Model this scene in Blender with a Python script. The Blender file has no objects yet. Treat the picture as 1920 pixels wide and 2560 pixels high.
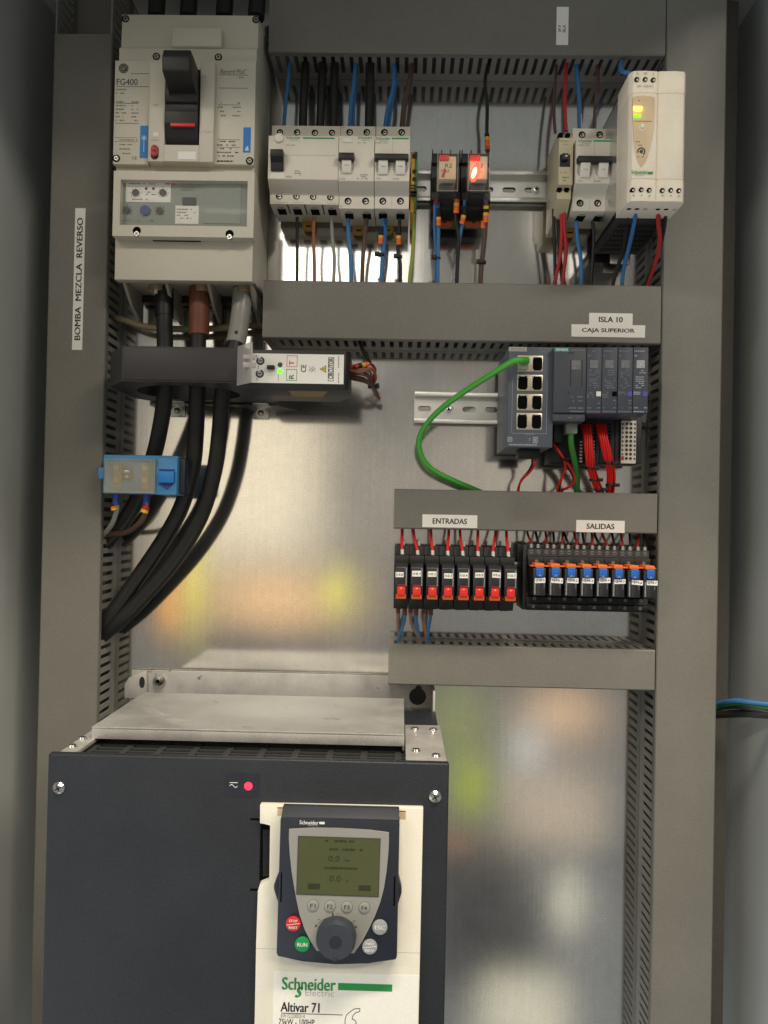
import bpy, bmesh, math, random
from mathutils import Vector, Matrix
random.seed(7)
C = bpy.context.scene.collection
scene = bpy.context.scene

# ------------------------------------------------------------------ camera
# cabinet frame in millimetres: x right, z up, d = distance in front of the mounting plate
F_PX, DIST = 2200.0, 993.0
VPU, VPV, ROLL = 1002.0, 1305.0, 0.0200
Fv = Vector((-(VPU-960)/F_PX, 1, (VPV-1280)/F_PX)).normalized()
R0 = Fv.cross(Vector((0, 0, 1))).normalized()
U0 = R0.cross(Fv)
Rv = math.cos(ROLL)*R0 + math.sin(ROLL)*U0
Uv = math.cos(ROLL)*U0 - math.sin(ROLL)*R0
cam = bpy.data.cameras.new('camera')
co = bpy.data.objects.new('camera', cam); C.objects.link(co)
mw = Matrix((Rv, Uv, -Fv)).transposed().to_4x4(); mw.translation = (0, -DIST/1000, 0)
co.matrix_world = mw
cam.sensor_fit = 'VERTICAL'; cam.sensor_height = 36; cam.lens = 36*F_PX/2560
cam.clip_start = 0.01; cam.clip_end = 100
scene.camera = co

# ------------------------------------------------------------------ light
def s2l(c):
    return tuple(((v/255)/12.92 if v/255 <= .04045 else ((v/255+.055)/1.055)**2.4) for v in c)
world = bpy.data.worlds.new('World'); scene.world = world; world.use_nodes = True
nt = world.node_tree; nt.nodes.clear()
def nd(t, **k):
    n = nt.nodes.new(t)
    for a, b in k.items(): setattr(n, a, b)
    return n
def mth(op, a, b=None, clamp=False):
    n = nd('ShaderNodeMath', operation=op, use_clamp=clamp)
    for i, v in enumerate((a, b)):
        if v is None: continue
        if isinstance(v, (int, float)): n.inputs[i].default_value = v
        else: nt.links.new(v, n.inputs[i])
    return n.outputs[0]
tc = nd('ShaderNodeTexCoord'); sx = nd('ShaderNodeSeparateXYZ')
nt.links.new(tc.outputs['Generated'], sx.inputs[0])
ny = mth('MAXIMUM', mth('MULTIPLY', sx.outputs[1], -1), 0.02)
P = mth('DIVIDE', sx.outputs[0], ny); Q = mth('DIVIDE', sx.outputs[2], ny)
front = mth('GREATER_THAN', mth('MULTIPLY', sx.outputs[1], -1), 0.02)
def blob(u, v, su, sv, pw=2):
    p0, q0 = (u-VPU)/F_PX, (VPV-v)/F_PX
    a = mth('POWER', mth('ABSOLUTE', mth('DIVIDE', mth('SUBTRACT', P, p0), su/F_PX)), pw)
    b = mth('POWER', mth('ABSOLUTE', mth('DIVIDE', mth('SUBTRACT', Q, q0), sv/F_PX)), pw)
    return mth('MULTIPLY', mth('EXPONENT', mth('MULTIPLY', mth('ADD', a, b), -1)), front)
def vmix(kind, fac, A, Bc):
    n = nd('ShaderNodeMix', data_type='RGBA', blend_type=kind, clamp_result=False)
    if isinstance(fac, (int, float)): n.inputs[0].default_value = fac
    else: nt.links.new(fac, n.inputs[0])
    for i, v in ((6, A), (7, Bc)):
        if isinstance(v, tuple): n.inputs[i].default_value = (*v, 1)
        else: nt.links.new(v, n.inputs[i])
    return n.outputs[2]
# painted blobs stand for hi-vis jackets, window and people, aimed to reflect in plate
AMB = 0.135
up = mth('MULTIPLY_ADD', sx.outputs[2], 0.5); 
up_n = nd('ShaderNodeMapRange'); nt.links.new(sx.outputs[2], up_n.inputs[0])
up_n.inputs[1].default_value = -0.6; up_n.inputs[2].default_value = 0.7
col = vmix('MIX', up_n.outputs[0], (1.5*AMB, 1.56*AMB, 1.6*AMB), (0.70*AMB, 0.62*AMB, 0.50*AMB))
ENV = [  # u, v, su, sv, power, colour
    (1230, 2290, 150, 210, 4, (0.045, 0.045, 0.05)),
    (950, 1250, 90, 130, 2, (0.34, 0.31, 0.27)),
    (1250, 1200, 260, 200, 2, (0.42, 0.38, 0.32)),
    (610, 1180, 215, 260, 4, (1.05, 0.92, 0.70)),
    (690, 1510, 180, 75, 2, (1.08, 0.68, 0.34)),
    (720, 1640, 260, 48, 4, (0.13, 0.13, 0.14)),  # dark band painted in for the dim reflection above the drive
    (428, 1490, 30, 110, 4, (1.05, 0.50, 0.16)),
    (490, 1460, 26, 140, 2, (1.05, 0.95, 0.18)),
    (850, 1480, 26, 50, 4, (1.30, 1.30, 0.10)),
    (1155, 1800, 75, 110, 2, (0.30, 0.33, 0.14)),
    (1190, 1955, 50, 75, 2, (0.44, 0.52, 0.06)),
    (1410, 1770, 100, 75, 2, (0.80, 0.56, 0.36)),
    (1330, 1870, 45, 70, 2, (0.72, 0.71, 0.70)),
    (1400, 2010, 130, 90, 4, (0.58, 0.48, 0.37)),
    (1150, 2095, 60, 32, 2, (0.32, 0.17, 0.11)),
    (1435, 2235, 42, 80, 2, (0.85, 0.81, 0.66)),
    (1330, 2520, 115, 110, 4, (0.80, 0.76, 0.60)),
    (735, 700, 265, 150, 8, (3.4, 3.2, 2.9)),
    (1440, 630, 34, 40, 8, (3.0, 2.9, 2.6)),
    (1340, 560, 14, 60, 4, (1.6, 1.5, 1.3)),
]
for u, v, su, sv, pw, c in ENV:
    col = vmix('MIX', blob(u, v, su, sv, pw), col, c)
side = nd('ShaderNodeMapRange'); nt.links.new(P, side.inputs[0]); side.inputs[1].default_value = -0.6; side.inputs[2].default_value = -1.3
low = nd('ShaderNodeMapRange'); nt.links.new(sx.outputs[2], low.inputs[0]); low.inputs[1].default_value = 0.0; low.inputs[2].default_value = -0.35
col = vmix('MIX', mth('MULTIPLY', mth('MULTIPLY', side.outputs[0], low.outputs[0]), front), col, (1.3, 1.44, 1.55))  # cool glow added low on the left to light the right wall
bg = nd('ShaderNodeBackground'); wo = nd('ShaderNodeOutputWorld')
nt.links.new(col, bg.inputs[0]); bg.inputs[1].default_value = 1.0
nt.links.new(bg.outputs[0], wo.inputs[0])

def area(name, loc, target, sx_, sy_, power, colr):
    l = bpy.data.lights.new(name, 'AREA'); l.shape = 'RECTANGLE'; l.size = sx_; l.size_y = sy_
    l.energy = power; l.color = colr
    o = bpy.data.objects.new(name, l); C.objects.link(o); o.location = loc
    o.rotation_euler = (Vector(target)-Vector(loc)).to_track_quat('-Z', 'Y').to_euler()
    return o
area('ceiling_lamp_near', (0.25, -1.35, 1.95), (0, 0, -0.1), 1.3, 0.16, 44, (1.0, 0.91, 0.77))
area('ceiling_lamp_left', (-2.2, -3.4, 2.1), (0, 0, 0), 1.4, 0.25, 25, (1.0, 0.92, 0.79))
area('ceiling_lamp_right', (2.2, -3.4, 2.1), (0, 0, 0), 1.4, 0.25, 36, (1.0, 0.92, 0.79))

scene.view_settings.view_transform = 'Standard'; scene.view_settings.look = 'None'
scene.view_settings.exposure = 0.42; scene.view_settings.gamma = 1
scene.render.engine = 'CYCLES'

# ------------------------------------------------------------------ helpers
CAMM = Vector((0, -DIST, 0))
def W(u, v, d):
    r = F_PX*Fv + (u-960)*Rv - (v-1280)*Uv
    t = (DIST-d)/r.y
    return (r.x*t, r.z*t)
def X(u, v, d): return W(u, v, d)[0]
def Z(u, v, d): return W(u, v, d)[1]
def R(u0, v0, u1, v1, d):
    cx, cz = W((u0+u1)/2, (v0+v1)/2, d); k = (DIST-d)/F_PX
    w, h = abs(u1-u0)*k/2, abs(v1-v0)*k/2
    return cx-w, cx+w, cz-h, cz+h
def P3(u, v, d):
    x, z = W(u, v, d); return (x, d, z)

MATS = {}
def pm(name, c, rough=.5, metal=0, var=.06, bump=0.0, scale=25, spec=.5, emit=None, es=0, alpha=1, trans=0, rvar=.08, lin=False, speck=0, stretch=None, coat=0, grain=.02, gs=620):
    m = bpy.data.materials.new(name); m.use_nodes = True
    t = m.node_tree; b = t.nodes['Principled BSDF']
    c = c if lin else s2l(c)
    b.inputs['Metallic'].default_value = metal
    b.inputs['Specular IOR Level'].default_value = spec
    if coat: b.inputs['Coat Weight'].default_value = coat; b.inputs['Coat Roughness'].default_value = .08
    tcn = t.nodes.new('ShaderNodeTexCoord')
    src = tcn.outputs['Object']
    if stretch:
        mp = t.nodes.new('ShaderNodeMapping'); mp.inputs['Scale'].default_value = stretch
        t.links.new(src, mp.inputs[0]); src = mp.outputs[0]
    n = t.nodes.new('ShaderNodeTexNoise'); n.inputs['Scale'].default_value = scale; n.inputs['Detail'].default_value = 6
    n.inputs['Roughness'].default_value = .65
    t.links.new(src, n.inputs['Vector'])
    mr = t.nodes.new('ShaderNodeMix'); mr.data_type = 'RGBA'
    mr.inputs[6].default_value = (*[max(0, v*(1-var)) for v in c], 1)
    mr.inputs[7].default_value = (*[min(1, v*(1+var)) for v in c], 1)
    mpr = t.nodes.new('ShaderNodeMapRange'); mpr.inputs[1].default_value = .3; mpr.inputs[2].default_value = .7
    t.links.new(n.outputs[0], mpr.inputs[0]); t.links.new(mpr.outputs[0], mr.inputs[0])
    base = mr.outputs[2]
    if grain:
        ng = t.nodes.new('ShaderNodeTexNoise'); ng.inputs['Scale'].default_value = gs; ng.inputs['Detail'].default_value = 2
        t.links.new(tcn.outputs['Object'], ng.inputs['Vector'])
        gr = t.nodes.new('ShaderNodeMapRange'); gr.inputs[1].default_value = .3; gr.inputs[2].default_value = .7
        gr.inputs[3].default_value = 1-grain*1.6; gr.inputs[4].default_value = 1+grain*1.6
        t.links.new(ng.outputs[0], gr.inputs[0])
        gm = t.nodes.new('ShaderNodeMix'); gm.data_type = 'RGBA'; gm.blend_type = 'MULTIPLY'; gm.inputs[0].default_value = 1
        t.links.new(base, gm.inputs[6]); t.links.new(gr.outputs[0], gm.inputs[7]); base = gm.outputs[2]
    if speck:
        n2 = t.nodes.new('ShaderNodeTexNoise'); n2.inputs['Scale'].default_value = speck; n2.inputs['Detail'].default_value = 3
        t.links.new(tcn.outputs['Object'], n2.inputs['Vector'])
        r2 = t.nodes.new('ShaderNodeMapRange'); r2.inputs[1].default_value = .68; r2.inputs[2].default_value = .76
        t.links.new(n2.outputs[0], r2.inputs[0])
        m2 = t.nodes.new('ShaderNodeMix'); m2.data_type = 'RGBA'
        t.links.new(r2.outputs[0], m2.inputs[0]); t.links.new(base, m2.inputs[6])
        m2.inputs[7].default_value = (*[v*.25 for v in c], 1)
        base = m2.outputs[2]
    t.links.new(base, b.inputs['Base Color'])
    rr = t.nodes.new('ShaderNodeMapRange'); rr.inputs[3].default_value = max(.02, rough-rvar); rr.inputs[4].default_value = min(1, rough+rvar)
    t.links.new(n.outputs[0], rr.inputs[0]); t.links.new(rr.outputs[0], b.inputs['Roughness'])
    if bump:
        nb = t.nodes.new('ShaderNodeTexNoise'); nb.inputs['Scale'].default_value = 900; nb.inputs['Detail'].default_value = 2
        t.links.new(src, nb.inputs['Vector'])
        bp = t.nodes.new('ShaderNodeBump'); bp.inputs['Strength'].default_value = bump; bp.inputs['Distance'].default_value = .0004
        t.links.new(nb.outputs[0], bp.inputs['Height']); t.links.new(bp.outputs[0], b.inputs['Normal'])
    if emit:
        b.inputs['Emission Color'].default_value = (*s2l(emit), 1); b.inputs['Emission Strength'].default_value = es
    if alpha < 1: b.inputs['Alpha'].default_value = alpha
    if trans: b.inputs['Transmission Weight'].default_value = trans; b.inputs['IOR'].default_value = 1.2
    MATS[name] = m; return m

pm('duct_grey', (120, 117, 109), .5, bump=.15, scale=11, var=.07, grain=.06)
pm('duct_side', (136, 133, 127), .55, scale=12)
pm('cabinet_paint', (190, 192, 188), .6, bump=.15, scale=6)
def plate_material():
    m = bpy.data.materials.new('plate_zinc'); m.use_nodes = True; t = m.node_tree; MATS['plate_zinc'] = m
    b1 = t.nodes['Principled BSDF']; b2 = t.nodes.new('ShaderNodeBsdfPrincipled'); out = t.nodes['Material Output']
    tcn = t.nodes.new('ShaderNodeTexCoord')
    def noise(scale, detail, st=None):
        n = t.nodes.new('ShaderNodeTexNoise'); n.inputs['Scale'].default_value = scale; n.inputs['Detail'].default_value = detail
        if st:
            mp = t.nodes.new('ShaderNodeMapping'); mp.inputs['Scale'].default_value = st
            t.links.new(tcn.outputs['Object'], mp.inputs[0]); t.links.new(mp.outputs[0], n.inputs['Vector'])
        else: t.links.new(tcn.outputs['Object'], n.inputs['Vector'])
        return n.outputs[0]
    def rng(src, a, b, c, d):
        r = t.nodes.new('ShaderNodeMapRange')
        for i_, v in enumerate((a, b, c, d)): r.inputs[i_+1].default_value = v
        t.links.new(src, r.inputs[0]); return r.outputs[0]
    def mul(a, b):
        n = t.nodes.new('ShaderNodeMath'); n.operation = 'MULTIPLY'; t.links.new(a, n.inputs[0]); t.links.new(b, n.inputs[1]); return n.outputs[0]
    vo = t.nodes.new('ShaderNodeTexVoronoi'); vo.inputs['Scale'].default_value = 130; t.links.new(tcn.outputs['Object'], vo.inputs['Vector'])
    sp = t.nodes.new('ShaderNodeSeparateColor'); t.links.new(vo.outputs['Color'], sp.inputs[0])
    streak = noise(26, 5, (9, 1, .35)); fine = noise(700, 2); cloud = noise(7, 6)
    val = mul(mul(rng(sp.outputs[0], 0, 1, .975, 1.02), rng(streak, .3, .7, .965, 1.025)), mul(rng(fine, .3, .7, .90, 1.10), rng(cloud, .35, .7, .92, 1.05)))
    mx = t.nodes.new('ShaderNodeMix'); mx.data_type = 'RGBA'; mx.blend_type = 'MULTIPLY'; mx.inputs[0].default_value = 1
    mx.inputs[6].default_value = (.70, .685, .645, 1); t.links.new(val, mx.inputs[7])
    for b in (b1, b2):
        b.inputs['Metallic'].default_value = 1; t.links.new(mx.outputs[2], b.inputs['Base Color'])
    t.links.new(rng(cloud, .3, .7, .07, .115), b1.inputs['Roughness']); t.links.new(rng(cloud, .3, .7, .34, .46), b2.inputs['Roughness'])
    bp = t.nodes.new('ShaderNodeBump'); bp.inputs['Strength'].default_value = .018; bp.inputs['Distance'].default_value = .0004
    t.links.new(streak, bp.inputs['Height']); t.links.new(bp.outputs[0], b1.inputs['Normal'])
    ms = t.nodes.new('ShaderNodeMixShader'); t.links.new(rng(noise(11, 6), .35, .7, .04, .16), ms.inputs[0])
    t.links.new(b1.outputs[0], ms.inputs[1]); t.links.new(b2.outputs[0], ms.inputs[2]); t.links.new(ms.outputs[0], out.inputs[0])
plate_material()
pm('zinc', (.68, .67, .64), .32, 1, lin=True, var=.07, scale=60)
pm('dusty_zinc', (.49, .475, .44), .42, .45, lin=True, var=.16, scale=22, speck=48, rvar=.2, grain=.06)
pm('flange_zinc', (.54, .52, .48), .45, .4, lin=True, var=.16, scale=45, speck=90)
pm('chrome', (.75, .74, .70), .22, 1, lin=True, scale=200)
pm('cream_breaker', (207, 201, 184), .5, scale=20, var=.03)
pm('cream_side', (176, 172, 158), .5)
pm('white_plastic', (232, 226, 212), .42, scale=20, var=.025)
pm('offwhite', (222, 214, 198), .45, var=.03)
pm('psu_white', (238, 226, 205), .45, var=.02)
pm('drive_cream', (241, 235, 217), .5, var=.02)
pm('label_white', (238, 235, 226), .55, var=.015)
pm('black_plastic', (30, 29, 29), .45, var=.2)
pm('dark_black', (9, 9, 9), .5, var=.2)
pm('hole_black', (5, 5, 5), .8, spec=.1)
pm('cable_black', (29, 28, 27), .48, scale=60, var=.25, rvar=.12)
pm('toroid_black', (44, 41, 42), .5, scale=18, var=.22, bump=.1)
pm('slate', (36, 39, 45), .5, scale=14, var=.14, bump=.6, grain=.12)
pm('keypad_slate', (36, 40, 50), .48, scale=40, var=.06, bump=.3)
pm('keypad_dust', (52, 54, 60), .6, speck=150, var=.15)
pm('keypad_grey', (154, 152, 144), .5, var=.03)
pm('lcd', (82, 86, 52), .18, var=.05, coat=.4)
pm('lcd_ink', (50, 54, 30), .4)
pm('siemens_grey', (84, 90, 99), .5, scale=30, var=.05)
pm('siemens_side', (104, 111, 120), .5)
pm('siemens_dark', (66, 70, 77), .5, scale=30, var=.05)
pm('module_grey', (66, 71, 82), .5, scale=30, var=.05)
pm('print_grey', (160, 162, 166), .6)
pm('print_dim', (112, 115, 120), .6)
pm('print_dark', (66, 66, 64), .6)
pm('ink', (32, 31, 30), .6)
pm('ink_soft', (120, 114, 102), .6)
pm('green_print', (40, 150, 76), .55)
pm('teal', (28, 128, 116), .5)
pm('grey_print', (150, 150, 146), .6)
pm('red', (196, 36, 40), .4)
pm('red_wire', (178, 40, 44), .42)
pm('bright_red', (226, 34, 30), .45)
pm('latch_red', (236, 52, 40), .42)
pm('dark_red', (110, 20, 30), .5)
pm('orange', (236, 112, 34), .45)
pm('orange_dim', (196, 84, 30), .5)
pm('marker_yellow', (236, 176, 50), .5)
pm('yellow', (214, 190, 60), .5)
pm('yellow_dim', (176, 140, 50), .5)
pm('earth_green', (70, 128, 62), .5)
pm('green_yellow', (142, 160, 60), .45)
pm('blue_wire', (58, 118, 172), .42)
pm('navy', (44, 70, 150), .5)
pm('blue_print', (30, 118, 190), .5)
pm('latch_blue', (24, 116, 206), .42)
pm('ct_blue', (70, 140, 190), .45, var=.12)
pm('brown_wire', (88, 66, 56), .45)
pm('copper_wire', (150, 92, 66), .45)
pm('rust_sleeve', (112, 62, 42), .55, var=.2)
pm('grey_wire', (150, 148, 142), .45)
pm('grey_sleeve', (150, 148, 142), .35, var=.1)
pm('pale_tape', (160, 146, 116), .5)
pm('green_cable', (78, 176, 60), .45, var=.08)
pm('green_dark', (50, 124, 50), .45, var=.08)
pm('copper', (.62, .48, .33), .35, .9, lin=True)
pm('port_metal', (.62, .54, .42), .38, .8, lin=True)
pm('violet', (84, 82, 176), .5)
pm('run_green', (20, 150, 78), .4)
pm('stop_red', (214, 40, 48), .4)
pm('button_grey', (160, 161, 163), .45)
pm('tan_label', (150, 124, 78), .6)
pm('blue_grey', (70, 78, 140), .55)
pm('window_tint', (132, 140, 128), .25, var=.04)
pm('clear_plastic', (205, 205, 200), .12, alpha=.06, var=.03, scale=60)
pm('clear_cover', (190, 184, 160), .2, alpha=.30, var=.10, scale=40)
pm('clear_flap', (190, 184, 180), .3, alpha=.55, var=.06)
pm('rj_clear', (180, 185, 170), .15, alpha=.5)
pm('led_red', (255, 60, 40), .3, emit=(255, 60, 36), es=3.0)
pm('led_red_core', (255, 200, 120), .3, emit=(255, 205, 150), es=9.0)
pm('led_amber', (255, 200, 80), .3, emit=(255, 196, 60), es=4.0)
pm('led_lime', (120, 230, 20), .3, emit=(120, 235, 8), es=1.1)
pm('led_green', (100, 220, 40), .3, emit=(90, 225, 30), es=1.6)
pm('led_pink', (240, 60, 90), .3, emit=(240, 50, 80), es=.9)
pm('peach', (214, 190, 152), .4, var=.05)
pm('dark_screw', (.30, .29, .27), .3, 1, lin=True)
pm('cream_eb', (196, 184, 150), .5)
pm('dark_case', (34, 34, 36), .5)
pm('code_patch', (118, 120, 122), .6, var=.5, scale=900); pm('code_bright', (176, 178, 180), .6, var=.45, scale=900); pm('base_black', (38, 38, 42), .5)
pm('dark_red_wire', (150, 36, 34), .45); pm('brown_pale', (140, 112, 96), .5)
pm('offwhite_line', (205, 192, 160), .5); pm('label_bright', (250, 248, 236), .5, var=.01)
pm('relay_black', (33, 33, 34), .48, var=.25, scale=60); pm('relay_case', (38, 39, 42), .4, var=.15); pm('worn_screw', (118, 116, 110), .5, .4, var=.3, scale=400)
pm('grille', (52, 52, 52), .6)
pm('dial_slate', (56, 61, 70), .5, scale=40, var=.08); pm('electric_grey', (196, 196, 190), .6); pm('rail_paint', (96, 92, 84), .6, grain=.08)
pm('clear_print', (190, 210, 225), .6)
pm('dark_red_button', (170, 44, 40), .4)
pm('dark_chrome', (.38, .37, .33), .28, 1, lin=True)

class MB:
    def __init__(s): s.bm = bmesh.new(); s.ms = []
    def mi(s, m):
        if m not in s.ms: s.ms.append(m)
        return s.ms.index(m)
    def _fin(s, faces, m):
        i = s.mi(m)
        for f in faces: f.material_index = i
    def _v(s, x, d, z): return s.bm.verts.new((x, -d, z))
    def _bev(s, verts, faces, bev, m, seg=2):
        s._fin(faces, m)
        if bev:
            es = list({e for f in faces for e in f.edges})
            r = bmesh.ops.bevel(s.bm, geom=es, offset=bev, offset_type='OFFSET', segments=seg, profile=.5, affect='EDGES', clamp_overlap=True)
            s._fin(r['faces'], m)
    def box(s, x0, x1, z0, z1, d0, d1, m, bev=0, seg=2):
        return s.prismD([(x0, z0), (x1, z0), (x1, z1), (x0, z1)], d0, d1, m, bev, seg)
    def _prism(s, A, B_, m, bev, seg=2):
        n = len(A); fs = [s.bm.faces.new(A), s.bm.faces.new(B_[::-1])]
        for i in range(n):
            j = (i+1) % n
            fs.append(s.bm.faces.new((A[j], A[i], B_[i], B_[j])))
        s._bev(A+B_, fs, bev, m, seg); return fs
    def prismD(s, poly, d0, d1, m, bev=0, seg=2):
        return s._prism([s._v(x, d0, z) for x, z in poly], [s._v(x, d1, z) for x, z in poly], m, bev, seg)
    def prismX(s, prof, x0, x1, m, bev=0, seg=2):
        return s._prism([s._v(x0, d, z) for d, z in prof], [s._v(x1, d, z) for d, z in prof], m, bev, seg)
    def prismZ(s, prof, z0, z1, m, bev=0, seg=2):
        return s._prism([s._v(x, d, z0) for x, d in prof], [s._v(x, d, z1) for x, d in prof], m, bev, seg)
    def cyl(s, c, axis, r, a, b, m, seg=20, r2=None, bev=0):
        r2 = r if r2 is None else r2
        A, B_ = [], []
        for i in range(seg):
            t = 2*math.pi*i/seg; p, q = math.cos(t), math.sin(t)
            if axis == 'd':
                A.append(s._v(c[0]+r*p, a, c[1]+r*q)); B_.append(s._v(c[0]+r2*p, b, c[1]+r2*q))
            elif axis == 'z':
                A.append(s._v(c[0]+r*p, c[1]+r*q, a)); B_.append(s._v(c[0]+r2*p, c[1]+r2*q, b))
            else:
                A.append(s._v(a, c[0]+r*p, c[1]+r*q)); B_.append(s._v(b, c[0]+r2*p, c[1]+r2*q))
        return s._prism(A, B_, m, bev)
    def ring(s, c, r0, r1, d0, d1, m, seg=24, a0=0, a1=360):
        full = abs(a1-a0) >= 360; n = seg
        L = []
        for i in range(n+(0 if full else 1)):
            t = math.radians(a0+(a1-a0)*i/n); p, q = math.cos(t), math.sin(t)
            L.append([s._v(c[0]+r*p, d, c[1]+r*q) for r, d in ((r0, d0), (r1, d0), (r1, d1), (r0, d1))])
        fs = []
        for i in range(len(L) if full else len(L)-1):
            a, b = L[i], L[(i+1) % len(L)]
            for k in range(4):
                fs.append(s.bm.faces.new((a[k], b[k], b[(k+1) % 4], a[(k+1) % 4])))
        if not full: fs += [s.bm.faces.new(L[0]), s.bm.faces.new(L[-1][::-1])]
        s._fin(fs, m)
    def tube(s, pts, r, m, seg=10, n=7, raw=False):
        P_ = [Vector((p[0], -p[1], p[2])) for p in pts]
        if len(P_) > 2 and not raw:
            Q_ = []
            E = [2*P_[0]-P_[1]] + P_ + [2*P_[-1]-P_[-2]]
            for i in range(1, len(E)-2):
                for k in range(n):
                    t = k/n; a, b, c, d = E[i-1:i+3]
                    Q_.append(.5*((2*b)+(c-a)*t+(2*a-5*b+4*c-d)*t*t+(3*b-3*c+d-a)*t**3))
            P_ = Q_ + [P_[-1]]
        rings = []; nrm = None
        for i, p in enumerate(P_):
            t = (P_[min(i+1, len(P_)-1)]-P_[max(i-1, 0)]).normalized()
            if nrm is None:
                nrm = t.orthogonal().normalized()
            nrm = (nrm - t*nrm.dot(t)).normalized(); bn = t.cross(nrm)
            rr = r[min(i*len(r)//len(P_), len(r)-1)] if isinstance(r, (list, tuple)) else r
            rings.append([s.bm.verts.new(p+rr*(math.cos(2*math.pi*k/seg)*nrm+math.sin(2*math.pi*k/seg)*bn)) for k in range(seg)])
        fs = []
        for a, b in zip(rings, rings[1:]):
            for k in range(seg):
                fs.append(s.bm.faces.new((a[k], a[(k+1) % seg], b[(k+1) % seg], b[k])))
        fs.append(s.bm.faces.new(rings[0][::-1])); fs.append(s.bm.faces.new(rings[-1]))
        s._fin(fs, m)
    def text(s, st, cx, cz, d, m, w=None, h=None, rot=0, bold=0, shear=0, th=.12):
        cu = bpy.data.curves.new('lettering', 'FONT'); cu.body = st; cu.size = 1; cu.shear = shear
        cu.resolution_u = 3
        o = bpy.data.objects.new('lettering', cu)
        me = bpy.data.meshes.new_from_object(o)
        if len(me.vertices) == 0: return
        xs = [v.co.x for v in me.vertices]; ys = [v.co.y for v in me.vertices]
        mx, my = (min(xs)+max(xs))/2, (min(ys)+max(ys))/2
        bw, bh = max(xs)-min(xs), max(ys)-min(ys)
        kx = w/bw if w else h/bh; ky = h/bh if h else kx
        cr, sr = math.cos(rot), math.sin(rot)
        for n_, sh in enumerate((0,) if not bold else (-bold, bold, 0)):   # a heavier stroke from slightly shifted prints
            vs = []
            for v in me.vertices:
                x, y = (v.co.x-mx+sh)*kx, (v.co.y-my+(sh if n_ < 2 else 0)*.4)*ky
                vs.append(s._v(cx+x*cr-y*sr, d+th+.02*n_, cz+x*sr+y*cr))
            fs = []
            for p in me.polygons:
                try: fs.append(s.bm.faces.new([vs[i] for i in p.vertices]))
                except ValueError: pass
            s._fin(fs, m)
        bpy.data.objects.remove(o); bpy.data.curves.remove(cu); bpy.data.meshes.remove(me)
    def prints(s, x0, x1, z0, z1, n, d, m, hh=None, fill=.75, rag=.4):
        """small print too fine to read: rows of broken dashes"""
        dz = (z1-z0)/n; hh = hh or dz*.45
        for i in range(n):
            z = z1-dz*(i+.5); xe = x1-(x1-x0)*rag*random.random(); x = x0
            while x < xe-.3:
                l = min(random.uniform(.8, 3.2), xe-x)
                if random.random() < fill: s.box(x, x+l, z-hh/2, z+hh/2, d-.05, d+.1, m)
                x += l+.5
def thing(name, label, cat, loc=(0, 0, 0), group=None):
    o = bpy.data.objects.new(name, None); C.objects.link(o); o.empty_display_size = .02
    o.location = (loc[0]*.001, -loc[1]*.001, loc[2]*.001)
    return tag(o, label, cat, group)
def tag(o, label=None, cat=None, group=None, kind=None):
    for k, v in (('label', label), ('category', cat), ('group', group), ('kind', kind)):
        if v: o[k] = v
    return o
def build(name, mb, parent=None, label=None, at=None):
    """one mesh object; geometry is in cabinet millimetres, made local to the thing's base"""
    me = bpy.data.meshes.new(name)
    root = parent
    while root is not None and root.parent is not None: root = root.parent
    off = Vector(root.location)*1000 if root is not None else Vector(at or (0, 0, 0))
    for v in mb.bm.verts: v.co = (v.co-off)*.001
    bmesh.ops.recalc_face_normals(mb.bm, faces=mb.bm.faces)
    mb.bm.to_mesh(me); mb.bm.free()
    for m in mb.ms: me.materials.append(MATS[m])
    for p in me.polygons: p.use_smooth = True
    me.set_sharp_from_angle(angle=math.radians(32))
    o = bpy.data.objects.new(name, me); C.objects.link(o)
    if parent is not None: o.parent = parent
    else: o.location = off*.001
    if label: o['label'] = label
    return o
def dup(o, parent=None):
    c = o.copy(); C.objects.link(c)
    if parent is not None: c.parent = parent
    for ch in list(o.children): dup(ch, c)
    return c
def retag(o, label): o['label'] = label; return o

def screw(mb, x, z, d, r, m='chrome', pocket=False, slot=0.5):
    """recessed or proud screw head with a cross slot"""
    mb.cyl((x, z), 'd', r, d-.6, d+r*.25, m, 18, r2=r*.72)
    c, s_ = math.cos(slot), math.sin(slot)
    for a, b in ((c, s_), (-s_, c)):
        l, t = r*.58, r*.13
        pl = [(x+a*l-b*t, z+b*l+a*t), (x-a*l-b*t, z-b*l+a*t), (x-a*l+b*t, z-b*l-a*t), (x+a*l+b*t, z+b*l-a*t)]
        mb.prismD(pl, d, d+r*.25+.06, 'dark_black')
def hole(mb, x, z, d, r, rim='offwhite', inner='chrome'):
    """terminal hole: raised rim, dark well and the screw head at its bottom"""
    mb.ring((x, z), r, r*1.28, d-.3, d+.35, rim, 22)
    mb.cyl((x, z), 'd', r, d-.4, d+.12, 'hole_black', 20)
    mb.cyl((x+r*.08, z-r*.1), 'd', r*.62, d+.1, d+.2, 'dark_screw', 16)
    a = random.uniform(0, 3)
    c, s_ = math.cos(a), math.sin(a); l, t = r*.6, r*.16
    mb.prismD([(x+c*l-s_*t, z-r*.1+s_*l+c*t), (x-c*l-s_*t, z-r*.1-s_*l+c*t), (x-c*l+s_*t, z-r*.1-s_*l-c*t), (x+c*l+s_*t, z-r*.1+s_*l-c*t)], d+.15, d+.26, 'hole_black')
    mb.prismD([(x-r*.1, z-r*.55), (x+r*.5, z-r*.4), (x+r*.35, z-r*.05)], d+.15, d+.28, inner)

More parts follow.
